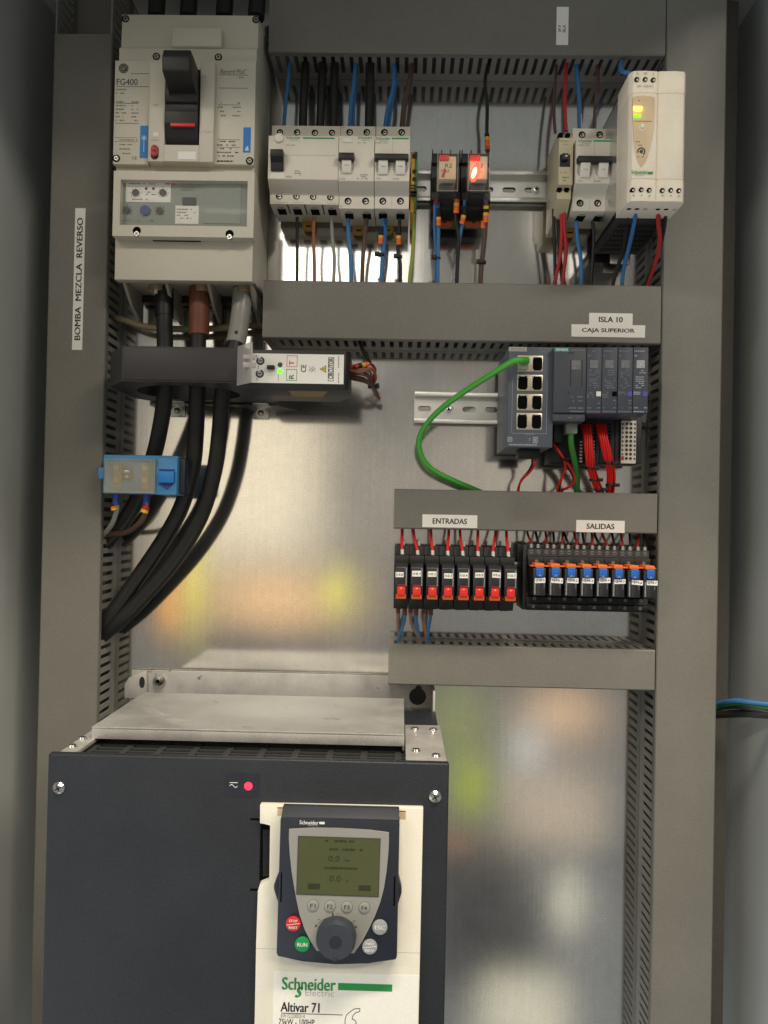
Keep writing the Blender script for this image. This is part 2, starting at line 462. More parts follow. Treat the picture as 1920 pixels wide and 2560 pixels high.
# ------------------------------------------------------------------ cabinet, plate
xl = X(62, 1280, 0); xr = X(1878, 1280, 0)
cab = thing('electrical_cabinet', 'pale grey steel cabinet whose side walls close the picture left and right', 'cabinet', (0, -45, -700))
for sgn, xw in ((-1, xl), (1, xr)):
    m = MB(); m.box(min(xw, xw+sgn*3), max(xw, xw+sgn*3), -760, 604, -143, 330 if sgn < 0 else 170, 'cabinet_paint'); build('side_panel', m, cab)
m = MB(); m.box(xl, xr, -760, 601, -143, -140, 'cabinet_paint'); build('back_panel', m, cab)
m = MB(); m.box(xl, xr, 601, 604, -143, 480, 'cabinet_paint'); build('top_panel', m, cab)  # out of view; run far forward to shade the top rows
m = MB(); m.box(X(1762, 1280, 0), X(1828, 1280, 0), -740, 596, -8, -1, 'rail_paint', .8); build('plate_rail', m, cab)
m = MB()
px0, px1 = X(150, 1280, 0), X(1760, 1280, 0)
m.box(px0, px1, -740, 596, -2.5, 0, 'plate_zinc')
m.box(px0, px0+2, -740, 596, -20, -2.6, 'plate_zinc'); m.box(px1-2, px1, -740, 596, -20, -2.6, 'plate_zinc')
plate = build('mounting_plate', m); tag(plate, 'galvanised steel mounting plate behind all the devices', 'mounting plate', kind='structure')

# ------------------------------------------------------------------ wiring ducts
def sticker(cover, words, u0, v0, u1, v1, d, rot=0, kh=.5, kw=.8, bold=.028):
    x0, x1, z0, z1 = R(u0, v0, u1, v1, d)
    m = MB(); m.box(x0, x1, z0, z1, d-.05, d+.25, 'label_white'); st = build('label_sticker', m, cover)
    m = MB(); w_, h_ = x1-x0, z1-z0
    if rot:
        m.text(words, (x0+x1)/2, (z0+z1)/2, d+.25, 'ink', w=h_*kw, h=w_*kh, rot=math.pi/2, bold=.025)
    else:
        m.text(words, (x0+x1)/2, (z0+z1)/2, d+.25, 'ink', w=w_*kw, h=h_*kh, bold=bold)
    build('lettering', m, st)
def duct(name_label, x0, x1, z0, z1, vertical, dd=60, cover=None, pitch=10.0, open_gaps=()):
    """slotted trunking: two comb sides, a floor and a clip-on cover"""
    root = thing('wiring_duct', name_label, 'wiring duct', ((x0+x1)/2, 0, (z0+z1)/2))
    b = MB(); t = 1.6; band0, band1 = 14.0, dd-9
    def side(a, lo, hi):      # a: the side's coordinate, thickness t inwards
        def bx(l, h, d0, d1):
            if h <= l: return
            if vertical: b.box(a, a+t, l, h, d0, d1, 'duct_side')
            else: b.box(l, h, a, a+t, d0, d1, 'duct_side')
        bx(lo, hi, 1.5, band0); bx(lo, hi, band1, dd-1.4)
        n = int((hi-lo)/pitch)
        for i in range(n+1):
            l = lo+i*pitch
            if any(g0 < l < g1 and (gs is None or gs == a) for g0, g1, gs in open_gaps): continue
            bx(l, min(l+pitch*.56, hi), band0, band1)
    e = .9
    if vertical:
        side(x0+e, z0, z1); side(x1-e-t, z0, z1); b.box(x0+e, x1-e, z0, z1, .3, 1.5, 'duct_side')
    else:
        side(z0+e, x0, x1); side(z1-e-t, x0, x1); b.box(x0, x1, z0+e, z1-e, .3, 1.5, 'duct_side')
    build('slotted_body', b, root)
    c = MB(); c0, c1 = cover or ((z0, z1) if vertical else (x0, x1))
    lip = 9
    if vertical:
        c.prismZ([(x0, dd-lip), (x0, dd-1.2), (x0+1.2, dd), (x1-1.2, dd), (x1, dd-1.2), (x1, dd-lip), (x1-.8, dd-lip), (x1-.8, dd-1.4), (x0+.8, dd-1.4), (x0+.8, dd-lip)], c0, c1, 'duct_grey')
    else:
        c.prismX([(dd-lip, z0), (dd-1.2, z0), (dd, z0+1.2), (dd, z1-1.2), (dd-1.2, z1), (dd-lip, z1), (dd-lip, z1-.8), (dd-1.4, z1-.8), (dd-1.4, z0+.8), (dd-lip, z0+.8)], c0, c1, 'duct_grey')
    cv = build('duct_cover', c, root)
    return root, cv
D = 60
# left and right uprights
lx0 = (X(141, 85, D)+X(106, 1280, D)+X(87, 1830, D))/3; lx1 = (X(281, 85, D)+X(257, 1338, D)+X(236, 1812, D))/3
ltop = Z(210, 85, D)
gapz = (Z(262, 1590, 50), Z(262, 1540, 50))
ductL, cvL = duct('tall grey wiring duct on the left carrying the upright BOMBA MEZCLA REVERSO sticker', lx0, lx1, -720, 594, True, cover=(-720, ltop), open_gaps=((gapz[0]-4, gapz[1]+2, None),))
sticker(cvL, 'BOMBA  MEZCLA  REVERSO', 184, 518, 210, 877, D, rot=1, kh=.56, kw=.86)
rx0 = (X(1672, 140, D)+X(1636, 1750, D)+X(1624, 2500, D))/3; rx1 = (X(1824, 10, D)+X(1789, 1700, D)+X(1776, 2560, D))/3
ductR, cvR = duct('tall plain grey wiring duct on the right with no sticker', rx0, rx1, -720, 594, True)
def hduct(label, u0, u1, vt0, vb0, vt1, vb1, **k):
    x0 = X(u0, (vt0+vb0)/2, D); x1 = min(X(u1, (vt1+vb1)/2, D), rx0-1.2)
    zt = (Z(u0, vt0, D)+Z(u1, vt1, D))/2; zb = (Z(u0, vb0, D)+Z(u1, vb1, D))/2
    return duct(label, x0, x1, zb, zt, False, **k)+(x0, x1, zb, zt)
top_d, top_c, _, _, ztop_b, _ = hduct('grey horizontal duct along the top edge with the small upright 24 V sticker', 673, 1670, -30, 130, -22, 138)
isl_d, isl_c, isx0, isx1, isl_b, isl_t = hduct('wide grey horizontal duct with the ISLA 10 and CAJA SUPERIOR stickers', 657, 1658, 702, 848, 712, 857)
ent_d, ent_c, _, _, ent_b, ent_t = hduct('short grey horizontal duct with the ENTRADAS and SALIDAS stickers', 985, 1643, 1222, 1318, 1234, 1338)
bot_d, bot_c, _, _, bot_b, bot_t = hduct('short grey horizontal duct without stickers below the relay row, slots on top', 971, 1637, 1611, 1708, 1625, 1730)
x0, x1, z0, z1 = R(1391, 17, 1421, 113, D)
m = MB(); m.box(x0, x1, z0, z1, D-.05, D+.25, 'label_white'); st = build('label_sticker', m, top_c)
m = MB(); m.text('24 V', (x0+x1)/2-3, (z0+z1)/2-3, D+.25, 'ink', w=7.5, h=3, rot=math.pi/2, bold=.02); m.text('ISLA', (x0+x1)/2+2, (z0+z1)/2-3, D+.25, 'ink', w=7.5, h=3, rot=math.pi/2, bold=.02)
build('lettering', m, st)
sticker(isl_c, 'ISLA 10', 1473, 783, 1581, 815, D, kh=.42, kw=.54)
sticker(isl_c, 'CAJA SUPERIOR', 1429, 812, 1612, 843, D+.3, kh=.42, kw=.71)
sticker(ent_c, 'ENTRADAS', 1056, 1287, 1193, 1319, D, kh=.42, kw=.62)
sticker(ent_c, 'SALIDAS', 1441, 1301, 1561, 1331, D, kh=.44, kw=.57)

# ------------------------------------------------------------------ DIN rails
def rail(label, u0, u1, v, d=15, hh=17.5):
    x0, x1 = X(u0, v, d), X(u1, v, d); zc = Z((u0+u1)/2, v, d)
    root = thing('din_rail', label, 'mounting rail', ((x0+x1)/2, 0, zc), 'slotted DIN rails')
    m = MB(); t = 1.2
    # hat profile: lips in front, web at the back
    for sg in (1, -1):
        zz = lambda a, b: (min(zc+sg*a, zc+sg*b), max(zc+sg*a, zc+sg*b))
        a, b = zz(12.5, hh); m.box(x0, x1, a, b, d-t, d, 'zinc', .25)
        a, b = zz(12.5, 13.7); m.box(x0, x1, a, b, 3.4, d-t, 'zinc')
    pitch, sl, sh = 25.0, 15.0, 3.1
    x = x0+4
    # web with slots: upper and lower strips and the bridges between slots
    m.box(x0, x1, zc+sh, zc+12.5, 2.2, 3.4, 'zinc'); m.box(x0, x1, zc-12.5, zc-sh, 2.2, 3.4, 'zinc')
    prev = x0
    while x+sl < x1:
        m.box(prev, x, zc-sh, zc+sh, 2.2, 3.4, 'zinc')
        for cx_, s_ in ((x+sh, 1), (x+sl-sh, -1)):
            pts = [(cx_-s_*sh*math.sin(a), zc+sh*math.cos(a)) for a in [math.pi*i/8 for i in range(9)]]
            for p, q in zip(pts, pts[1:]):
                xe = x if s_ == 1 else x+sl
                m.prismD([(xe, p[1]), p, q, (xe, q[1])] if abs(xe-p[0]) > .05 and abs(xe-q[0]) > .05 else ([(xe, p[1]), q, (xe, q[1])] if abs(xe-q[0]) > .05 else [(xe, p[1]), p, (xe, q[1])]), 2.2, 3.4, 'zinc')
        prev = x+sl; x += pitch
    m.box(prev, x1, zc-sh, zc+sh, 2.2, 3.4, 'zinc')
    m.ms and None
    build('rail_profile', m, root)
    return root, zc
rail_t, zrt = rail('long zinc rail in the top row behind breakers, relays and power supply', 690, 1560, 463)
m = MB(); sx_, sz_ = W(1340, 474, 5); m.cyl((sx_, sz_), 'd', 5, 3.4, 4.4, 'zinc', 20); m.cyl((sx_, sz_), 'd', 3.4, 4.4, 7, 'chrome', 16, bev=.4); m.cyl((sx_, sz_), 'd', 1.6, 7, 7.1, 'hole_black', 6); build('rail_screw', m, rail_t)
rail_s, zrs = rail('zinc rail left of the network switch, crossed by the green cable', 1036, 1625, 1023)
m = MB(); sx_, sz_ = W(1121, 1024, 5); m.cyl((sx_, sz_), 'd', 5, 3.4, 4.4, 'zinc', 20); m.cyl((sx_, sz_), 'd', 3.4, 4.4, 7, 'chrome', 16, bev=.4); m.cyl((sx_, sz_), 'd', 1.6, 7, 7.1, 'hole_black', 6); build('rail_screw', m, rail_s)
rail_r, zrr = rail('zinc rail behind the two rows of plug-in relays', 1000, 1645, 1445)


# ------------------------------------------------------------------ large moulded-case breaker
def mccb():
    root = thing('circuit_breaker', 'large beige three-pole power breaker with a black lever handle and red bar', 'circuit breaker', P3(460, 400, 0))
    zb = Z(460, 702, 96); zt = Z(478, 37, 92)
    xa, xb = X(286, 400, 100), X(640, 400, 100)
    w0, w1 = (xa+xb)/2-71, (xa+xb)/2+71
    m = MB()
    z413, z590 = Z(460, 414, 104), Z(460, 592, 112)
    # stepped housing in side view
    m.prismX([(3, zb+4), (3, zt), (92, zt), (92, Z(460, 121, 92)), (99, Z(460, 121, 99)), (99, z413-2), (97, z590+4), (97, zb), (84, zb), (84, zb+4)], w0, w1, 'cream_breaker', .9)
    build('housing', m, root)
    # plain raised block on the top cover
    m = MB(); x0, x1, z0, z1 = R(428, 68, 554, 116, 103); m.box(x0, x1, z0, z1, 91, 103, 'cream_breaker', 1.2); build('cover_block', m, root)
    # name plates left and right of the handle
    for (u0, u1, side) in ((284, 374, 'L'), (533, 638, 'R')):
        x0, x1, z0, z1 = R(u0, 149, u1, 413, 106)
        m = MB(); m.box(x0, x1, z0, z1, 98, 106, 'cream_breaker', .7); d = 106
        k = lambda u, v: W(u, v, d)
        if side == 'L':
            cx, cz = k(309, 171)
            m.ring((cx, cz), 4.0, 5.0, d-.1, d+.12, 'ink', 28); m.cyl((cx, cz), 'd', 3.6, d-.1, d+.06, 'ink', 24)
            m.text('GE', cx, cz, d+.1, 'cream_breaker', w=4.4, h=3.4, shear=.35)
            def ln(u0_, u1_, v, h=.45, mm='ink'):
                a, z = k(u0_, v); b, _ = k(u1_, v); m.box(a, b, z-h/2, z+h/2, d-.05, d+.12, mm)
            ln(327, 373, 184); ln(291, 373, 216); ln(290, 347, 258); ln(289, 347, 308); ln(287, 344, 344, .3); ln(287, 344, 354, .3)
            cx, cz = k(318, 205); m.text('FG400', cx, cz, d, 'ink', w=21.5, h=6.4, bold=.004)
            a = k(291, 219); b = k(320, 238); m.prints(a[0], b[0], b[1], a[1], 2, d, 'ink_soft', 1.3)
            a = k(290, 250); b = k(346, 306); m.prints(a[0], a[0]+12, b[1], a[1], 6, d, 'ink_soft', 1.3); m.prints(a[0]+16, b[0], b[1], a[1], 6, d, 'ink_soft', 1.3, rag=.1)
            a = k(289, 344); b = k(344, 390); m.prints(a[0]+4, b[0], b[1], a[1], 4, d, 'ink_soft', 1.2)
            cx, cz = k(336, 395); m.text('CE', cx, cz, d, 'ink', w=5, h=3)
            x2, x3, z2, z3 = R(350, 314, 370, 396, d); m.box(x2, x3, z2, z3, d-.05, d+.2, 'blue_print')
            cx, cz = (x2+x3)/2, (z2+z3)/2+4
            for aa in (0, .8, 1.57, 2.36):
                c, s_ = math.cos(aa)*3, math.sin(aa)*3
                m.prismD([(cx+c-.1*s_, cz+s_+.1*c), (cx-c-.1*s_, cz-s_+.1*c), (cx-c+.1*s_, cz-s_-.1*c), (cx+c+.1*s_, cz+s_-.1*c)], d+.19, d+.26+.01*aa, 'clear_print')
            m.box(cx-.3, cx+.3, cz-14, cz-3, d+.19, d+.25, 'clear_print')
        else:
            def ln(u0_, u1_, v, h=.45, mm='ink'):
                a, z = k(u0_, v); b, _ = k(u1_, v); m.box(a, b, z-h/2, z+h/2, d-.05, d+.12, mm)
            cx, cz = k(581, 179); m.text('Record Plus', cx, cz, d, 'print_dark', w=25, h=4.6, shear=.3)
            cx, cz = k(614, 175); m.text('TM', cx, cz, d, 'print_dark', w=3, h=1.4)
            ln(546, 620, 187); ln(546, 620, 220); ln(545, 601, 262); ln(543, 600, 349, .35); ln(543, 600, 368, .35)
            a = k(575, 190); b = k(620, 198); m.prints(a[0], b[0], b[1], a[1], 1, d, 'ink_soft', 1.1, rag=.05)
            a = k(545, 252); b = k(602, 295); m.prints(a[0], a[0]+10, b[1], a[1], 4, d, 'ink_soft', 1.3); m.prints(a[0]+15, b[0], b[1], a[1], 4, d, 'ink_soft', 1.3, rag=.1)
            a = k(543, 349); b = k(600, 395); m.prints(a[0], b[0], b[1], a[1], 5, d, 'print_dark', 1.2)
            a = k(543, 398); b = k(583, 408); m.prints(a[0], b[0], b[1], a[1], 1, d, 'ink', 1.6, rag=.05)
            x2, x3, z2, z3 = R(608, 318, 627, 382, d); m.box(x2, x3, z2, z3, d-.05, d+.2, 'blue_print')
            m.prismD([((x2+x3)/2-2, z2+2), ((x2+x3)/2+2.2, z2+2), ((x2+x3)/2+1, z2+7), ((x2+x3)/2-1, z2+5)], d+.19, d+.26, 'clear_print')
        build('name_plate', m, root)
    # raised centre frame with the cut-out the handle moves in
    d = 113
    fx0, fx1, fz0, fz1 = R(371, 150, 536, 406, d)
    hx0, hx1, hz0, hz1 = R(412, 172, 500, 364, d)
    m = MB()
    m.box(fx0, hx0, fz0, fz1, 98, d, 'cream_breaker', .8); m.box(hx1, fx1, fz0, fz1, 98, d, 'cream_breaker', .8)
    m.box(hx0+.01, hx1-.01, fz0+.4, hz0, 98, d-.02, 'cream_breaker'); m.box(hx0+.01, hx1-.01, hz1, fz1-.4, 98, d-.02, 'cream_breaker')
    cx, cz = W(390, 337, d); m.cyl((cx, cz), 'd', 2.6, d-.2, d+.6, 'white_plastic', 18); m.cyl((cx, cz), 'd', 1.2, d+.5, d+.75, 'offwhite', 14)
    for u, v, a, b in ((391, 262, 5, 2), (388, 350, 9, 2), (513, 192, 10, 4), (518, 330, 14, 3)):
        cx, cz = W(u, v, d); m.prints(cx-a/2, cx+a/2, cz-b/2, cz+b/2, 2, d, 'cream_side', .9, rag=.1)
    build('centre_frame', m, root)
    m = MB(); x0, x1, z0, z1 = R(445, 379, 490, 399, d); m.box(x0, x1, z0, z1, d-.1, d+.35, 'label_white'); build('blank_label', m, root)
    m = MB(); cx, cz = W(387, 381, d); m.cyl((cx, cz+3.3), 'd', 3.8, d-.2, d+.25, 'dark_black', 20); m.cyl((cx, cz-3.6), 'd', 3.8, d-.2, d+.25, 'dark_black', 20); m.box(cx-3.8, cx+3.8, cz-3.6, cz+3.3, d-.2, d+.24, 'dark_black')
    m.cyl((cx, cz+3.6), 'd', 3.4, d, d+2.2, 'dark_red_button', 20, bev=.4); m.cyl((cx, cz-1.6), 'd', 3.4, d, d+2.2, 'dark_red_button', 20, bev=.4); m.box(cx-3.4, cx+3.4, cz-1.6, cz+3.6, d, d+2.1, 'dark_red_button'); build('trip_button', m, root)
    # lever: curved boss in the slot plus the handle reaching forward and up
    m = MB()
    zz = lambda v: Z(456, v, d)
    m.prismX([(99, zz(365)), (99, zz(170)), (112, zz(172)), (119, zz(205)), (121, zz(240)), (119.5, zz(262)), (116, zz(264)), (118, zz(285)), (117, zz(312)), (112, zz(345)), (106, zz(364))], hx0+1.2, hx1-1.2, 'black_plastic', .7)
    build('handle_boss', m, root)
    dh = 152
    ax0, ax1, az0, az1 = R(400, 120, 474, 176, dh)
    m = MB()
    m.prismX([(110, zz(262)), (110, zz(180)), (dh-14, az1-1), (dh-4, az1+1), (dh, az1-8), (dh-1, az0), (122, zz(243))], ax0+1.5, ax1+.5, 'black_plastic', 1.6, 3)
    h = build('handle', m, root)
    m = MB(); x0, x1, z0, z1 = R(425, 307, 487, 316, 119); m.box(x0, x1, z0, z1, 116, 119.2, 'stop_red', .5); build('indicator_bar', m, root)
    # trip unit with its tinted window
    d = 112
    tx0, tx1, tz0, tz1 = R(280, 428, 637, 593, d)
    m = MB(); wx0, wx1, wz0, wz1 = R(298, 450, 620, 565, d)
    m.box(tx0, tx1, wz1, tz1, 97, d, 'cream_breaker'); m.box(tx0, tx1, tz0, wz0, 97, d, 'cream_breaker')
    m.box(tx0, wx0, wz0+.01, wz1-.01, 97, d-.01, 'cream_breaker'); m.box(wx1, tx1, wz0+.01, wz1-.01, 97, d-.01, 'cream_breaker')
    tu = build('trip_unit', m, root)
    m = MB(); di = 103
    m.box(wx0, wx1, wz0, wz1, 98, di, 'window_tint')
    def pan(u0, v0, u1, v1, mm, h=.5): 
        a, b, c, e = R(u0, v0, u1, v1, di); m.box(a, b, c, e, di-.1, di+h, mm)
    pan(314, 456, 428, 506, 'label_white', .5); pan(438, 514, 497, 560, 'label_white', .4); pan(456, 494, 491, 515, 'print_dark', .6)
    pan(510, 456, 603, 560, 'window_tint', 1.0)
    pan(413, 457, 426, 462, 'stop_red', .7); pan(430, 457, 442, 462, 'stop_red', .7)
    for u, v, r in ((340, 483, 3.6), (408, 483, 3.6), (318, 526, 3.4), (400, 528, 3.4)):
        cx, cz = W(u, v, di); m.cyl((cx, cz), 'd', r, di, di+2.2, 'print_dark', 20)
        for a in range(7):
            t = math.radians(-40+a*43); m.box(cx+math.cos(t)*r*1.5-.4, cx+math.cos(t)*r*1.5+.4, cz+math.sin(t)*r*1.5-.3, cz+math.sin(t)*r*1.5+.3, di, di+.62, 'ink')
    cx, cz = W(364, 527, di); m.cyl((cx, cz), 'd', 5.2, di, di+2.4, 'blue_grey', 12)
    for u, v in ((366, 472), (384, 472)):
        cx, cz = W(u, v, di); m.cyl((cx, cz), 'd', 1.5, di, di+.7, 'print_dark', 12)
    for u0, v0, u1, v1, n in ((365, 478, 392, 490, 2), (452, 457, 500, 478, 3), (516, 466, 600, 476, 1), (442, 520, 492, 550, 4), (322, 458, 400, 462, 1), (300, 548, 420, 556, 1), (330, 495, 400, 503, 1)):
        a, b, c, e = R(u0, v0, u1, v1, di); m.prints(a, b, c, e, n, di+.6, 'ink_soft', .9)
    build('settings_panel', m, tu)
    m = MB(); m.box(wx0+.4, wx1-.4, wz0+.4, wz1-.4, d-3, d-1.5, 'clear_plastic', .3); build('clear_window', m, tu)
    m = MB()
    for u, v in ((342, 582), (574, 590)):
        cx, cz = W(u, v, d); m.cyl((cx, cz+2), 'd', 4.2, d-.3, d+.15, 'hole_black', 20); screw(m, cx, cz-1, d+.1, 3.4)
    build('cover_screw', m, tu)
    m = MB(); x0, x1, z0, z1 = R(378, 593, 500, 599, 104); m.box(x0, x1, z0, z1, 97.2, 100, 'hole_black'); build('latch_slot', m, tu)
    for u, v, d_ in ((314, 47, 92), (640, 49, 92), (291, 396, 106), (624, 402, 106), (391, 141, 99), (546, 143, 99)):
        cx, cz = W(u, v, d_); m = MB(); m.cyl((cx, cz), 'd', 3.9, d_-.3, d_+.12, 'hole_black', 20); screw(m, cx, cz, d_+.1, 3.1, 'dark_chrome'); build('corner_screw', m, root)
    # underside: phase barriers and terminals
    m = MB()
    for i in range(4):
        x = w0+3+i*(w1-w0-9)/3
        m.prismX([(14, zb+3.9), (14, zb-28), (52, zb-17), (83, zb+3.9)], x, x+3, 'cream_side')
    m.box(w0+2, w1-2, zb-4, zb+3.9, 5, 20, 'black_plastic')
    build('phase_barriers', m, root)
    for u in (395, 508, 613):
        m = MB(); cx = X(u, 718, 60); m.cyl((cx, 62), 'z', 9, zb-3, zb+3.8, 'copper', 24); m.cyl((cx, 62), 'z', 5, zb-6, zb-3, 'chrome', 6); build('terminal_bolt', m, root)
mccb()

# three heavy cables through the toroid and down into the left duct
def heavy(label, path, sleeves, r=8.6, lug=None):
    m = MB(); m.tube([P3(*p) for p in path], r, 'cable_black', 18)
    o = build('power_cable', m, None, at=P3(*path[0])); tag(o, label, 'cable', 'heavy power cables')
    for pts, mm, rr in sleeves:
        m = MB(); m.tube([P3(*p) for p in pts], rr, mm, 18); build('sleeve', m, o)
    return o
heavy('heavy black power cable, leftmost, passing behind the blue clamp', [(411, 716, 58), (411, 800, 62), (413, 900, 75), (412, 985, 72), (402, 1060, 62), (384, 1140, 50), (352, 1230, 40), (312, 1300, 34), (270, 1350, 30), (215, 1400, 28)],
      [([(411, 722, 58), (411, 760, 59), (411, 792, 61)], 'dark_black', 9.8)])
heavy('heavy power cable with the rust brown sleeve under the big breaker', [(498, 716, 58), (496, 800, 62), (494, 900, 75), (493, 985, 72), (490, 1080, 62), (481, 1170, 54), (452, 1270, 46), (402, 1360, 40), (330, 1465, 36), (272, 1545, 36), (225, 1595, 30)],
      [([(498, 722, 58), (498, 780, 60), (497, 842, 66)], 'rust_sleeve', 11)])
heavy('heavy power cable with the shiny grey sleeve under the big breaker', [(606, 716, 58), (602, 780, 60), (590, 850, 72), (570, 920, 78), (556, 985, 74), (549, 1080, 68), (535, 1180, 62), (502, 1290, 54), (440, 1395, 46), (360, 1490, 40), (300, 1550, 38), (240, 1600, 30)],
      [([(606, 724, 58), (603, 775, 60), (595, 830, 67), (588, 862, 72)], 'grey_sleeve', 10.4)])
m = MB(); m.tube([P3(*p) for p in ((270, 790, 22), (310, 800, 24), (360, 816, 24), (420, 822, 22), (520, 822, 20), (610, 815, 18), (665, 812, 16))], 3.6, 'pale_tape', 12)
tag(build('wire_loom', m, None, at=P3(270, 790, 22)), 'thin beige loom running level behind the heavy cables', 'cable')
m = MB()
for k, u in enumerate((390, 470, 560, 640)):
    m2 = MB(); m2.tube([P3(u, 45, 60), P3(u+3, 0, 56), P3(u+6, -60, 50)], 9, 'cable_black', 14)
    tag(build('supply_cable', m2, None, at=P3(u, 45, 60)), 'black supply cable rising out of the picture above the big breaker', 'cable', 'black cables above the big breaker')
m.bm.free()

# ------------------------------------------------------------------ earth-leakage relay with toroid
def toroid():
    root = thing('toroid_relay', 'black earth leakage relay with a toroid ring around the three heavy cables', 'relay', P3(560, 910, 0))
    zt, zb = Z(450, 867, 150), Z(450, 955, 150)
    xf0, xs = X(305, 910, 150), X(276, 915, 112)
    xr1 = X(595, 910, 150)
    outline = [(xf0, 150), (xr1+8, 150), (X(724, 990, 62), 62), (X(684, 1008, 12), 12), (xs+10, 12), (xs, 30), (xs, 112)]
    hc, hr = (X(471, 985, 78), 76), 53
    m = MB()
    # ring slab: outline sampled by angle about the hole centre
    def hit(t):
        dx, dy = math.cos(t), math.sin(t); best = 1e9
        for (ax, ay), (bx, by) in zip(outline, outline[1:]+outline[:1]):
            ex, ey = bx-ax, by-ay; den = dx*ey-dy*ex
            if abs(den) < 1e-9: continue
            s_ = ((ax-hc[0])*ey-(ay-hc[1])*ex)/den; q = ((ax-hc[0])*dy-(ay-hc[1])*dx)/den
            if s_ > 0 and -1e-6 <= q <= 1+1e-6: best = min(best, s_)
        return best
    ang = sorted(set([round(math.atan2(y-hc[1], x-hc[0]), 5) for x, y in outline]+[round(-math.pi+2*math.pi*i/64, 5) for i in range(64)]))
    L = []
    for t in ang:
        h = hit(t); c, s_ = math.cos(t), math.sin(t)
        ri = min(hr, h-2)
        o_ = (hc[0]+c*h, hc[1]+s_*h); i_ = (hc[0]+c*ri, hc[1]+s_*ri)
        L.append([m._v(*o_, zt), m._v(*o_, zb), m._v(*i_, zb), m._v(*i_, zt)])
    fs = []
    for a, b in zip(L, L[1:]+L[:1]):
        for k in range(4): fs.append(m.bm.faces.new((a[k], b[k], b[(k+1) % 4], a[(k+1) % 4])))
    m._fin(fs, 'toroid_black'); build('toroid_ring', m, root)
    m = MB(); xe = X(604, 910, 150)
    m.box(xf0+1, xe-1, zb+1.2, zt-1.2, 150, 151.2, 'toroid_black', .6); build('front_panel', m, root)
    m = MB(); a, b, c, e = R(537, 931, 572, 942, 151.3); m.box(a, b, c, e, 151.1, 151.4, 'black_plastic'); build('worn_mark', m, root)
    # relay box on the right
    bx0, bx1 = xe+.5, X(872, 925, 146); bz1, bz0 = Z(740, 877, 146), Z(740, 974, 146)
    m = MB(); m.prismZ([(bx0, 149.5), (bx1-3, 149.5), (bx1, 146), (bx1, 96), (bx1-14, 62), (bx0+20, 62), (bx0, 80)], bz0, bz1, 'black_plastic', .8); box = build('relay_box', m, root)
    m = MB(); m.prismZ([(X(720, 985, 140), 138), (X(818, 985, 140), 138), (X(806, 990, 100), 100), (X(735, 990, 100), 100)], bz0-.3, bz0, 'tan_label'); build('rating_label', m, box)
    d = 150
    px = lambda u, v: W(600+u*.217, 850+v*.217, d)
    x0 = px(130, 320)[0]; x1 = px(1195, 340)[0]; z1 = (px(170, 148)[1]+px(1195, 175)[1])/2; z0 = (px(130, 485)[1]+px(1190, 515)[1])/2
    m = MB(); m.box(x0, x1, z0, z1, 149.3, d, 'label_white'); d0 = d
    def tx(s_, u, v, w, h, mm='ink', rot=math.pi/2, bold=0.0):
        c = px(u, v); m.text(s_, c[0], c[1], d0, mm, w=w, h=h, rot=rot, bold=bold)
    tx('T', 595, 265, 4.2, 4.6, 'red', bold=.03); tx('R', 592, 422, 4.2, 4.6, 'earth_green', bold=.03)
    def frame(u0, v0, u1, v1, mm):
        a, b = px(u0, v0), px(u1, v1); t = .5
        for (p, q, r_, s_) in ((a[0], b[0], a[1]-t, a[1]), (a[0], b[0], b[1], b[1]+t), (a[0], a[0]+t, b[1]+t, a[1]-t), (b[0]-t, b[0], b[1]+t, a[1]-t)):
            m.box(p, q, r_, s_, d0-.1, d0+.12, mm)
    frame(540, 178, 660, 312, 'red'); frame(534, 335, 655, 470, 'earth_green')
    tx('CE', 732, 328, 7, 5.0, bold=.02); tx('CIRCUTOR', 1047, 330, 20, 4.2, bold=.03)
    frame(1018, 200, 1078, 475, 'ink')
    c = px(955, 335); m.prismD([(c[0]-3.4, c[1]), (c[0]+3, c[1]+3.6), (c[0]+3, c[1]-3.6)], d0-.05, d0+.12, 'ink'); m.prismD([(c[0]-2.6, c[1]), (c[0]+2.5, c[1]+2.9), (c[0]+2.5, c[1]-2.9)], d0, d0+.18, 'yellow'); m.box(c[0]-1, c[0]+1.8, c[1]-.3, c[1]+.3, d0, d0+.25, 'ink')
    a, b = px(795, 300), px(880, 370)
    for i in range(5):
        for j in range(5):
            if (i*j+i+j) % 3: m.box(a[0]+i*1.3, a[0]+i*1.3+1.0, b[1]+j*1.1, b[1]+j*1.1+.8, d0-.05, d0+.1, 'grey_print')
    for (u0, v0, u1, v1) in ((1128, 190, 1152, 320), (1128, 380, 1152, 495), (436, 395, 452, 470), (185, 170, 205, 200), (190, 440, 210, 465), (205, 295, 222, 335)):
        a, b = px(u0, v1), px(u1, v0)
        z = a[1]
        while z < b[1]:
            m.box(a[0], a[0]+(b[0]-a[0])*.6, z, z+.8, d0-.05, d0+.1, 'ink_soft'); z += 1.3
    lab = build('front_label', m, box)
    for u, v in ((235, 240), (228, 388)):
        m = MB(); c = px(u, v); m.ring(c, 2.6, 4.0, d-.2, d+.15, 'ink', 22, 130, 440); m.cyl(c, 'd', 2.5, d-.2, d+.9, 'button_grey', 18); m.box(c[0]-1.8, c[0]+1.8, c[1]-.35, c[1]+.35, d+.8, d+.97, 'ink'); build('setting_dial', m, box)
    m = MB(); c = px(360, 320); m.box(c[0]-3.6, c[0]+3.6, c[1]-1.9, c[1]+1.9, d-.2, d+5, 'dark_black', .6); build('switch_knob', m, box)
    for u, v, mm, nm in ((462, 285, 'print_dark', 'off_lamp'), (460, 360, 'led_green', 'green_lamp')):
        m = MB(); c = px(u, v); m.cyl(c, 'd', 2.3, d-.2, d+.7, mm, 18, bev=.2); build(nm, m, box)
    m = MB()
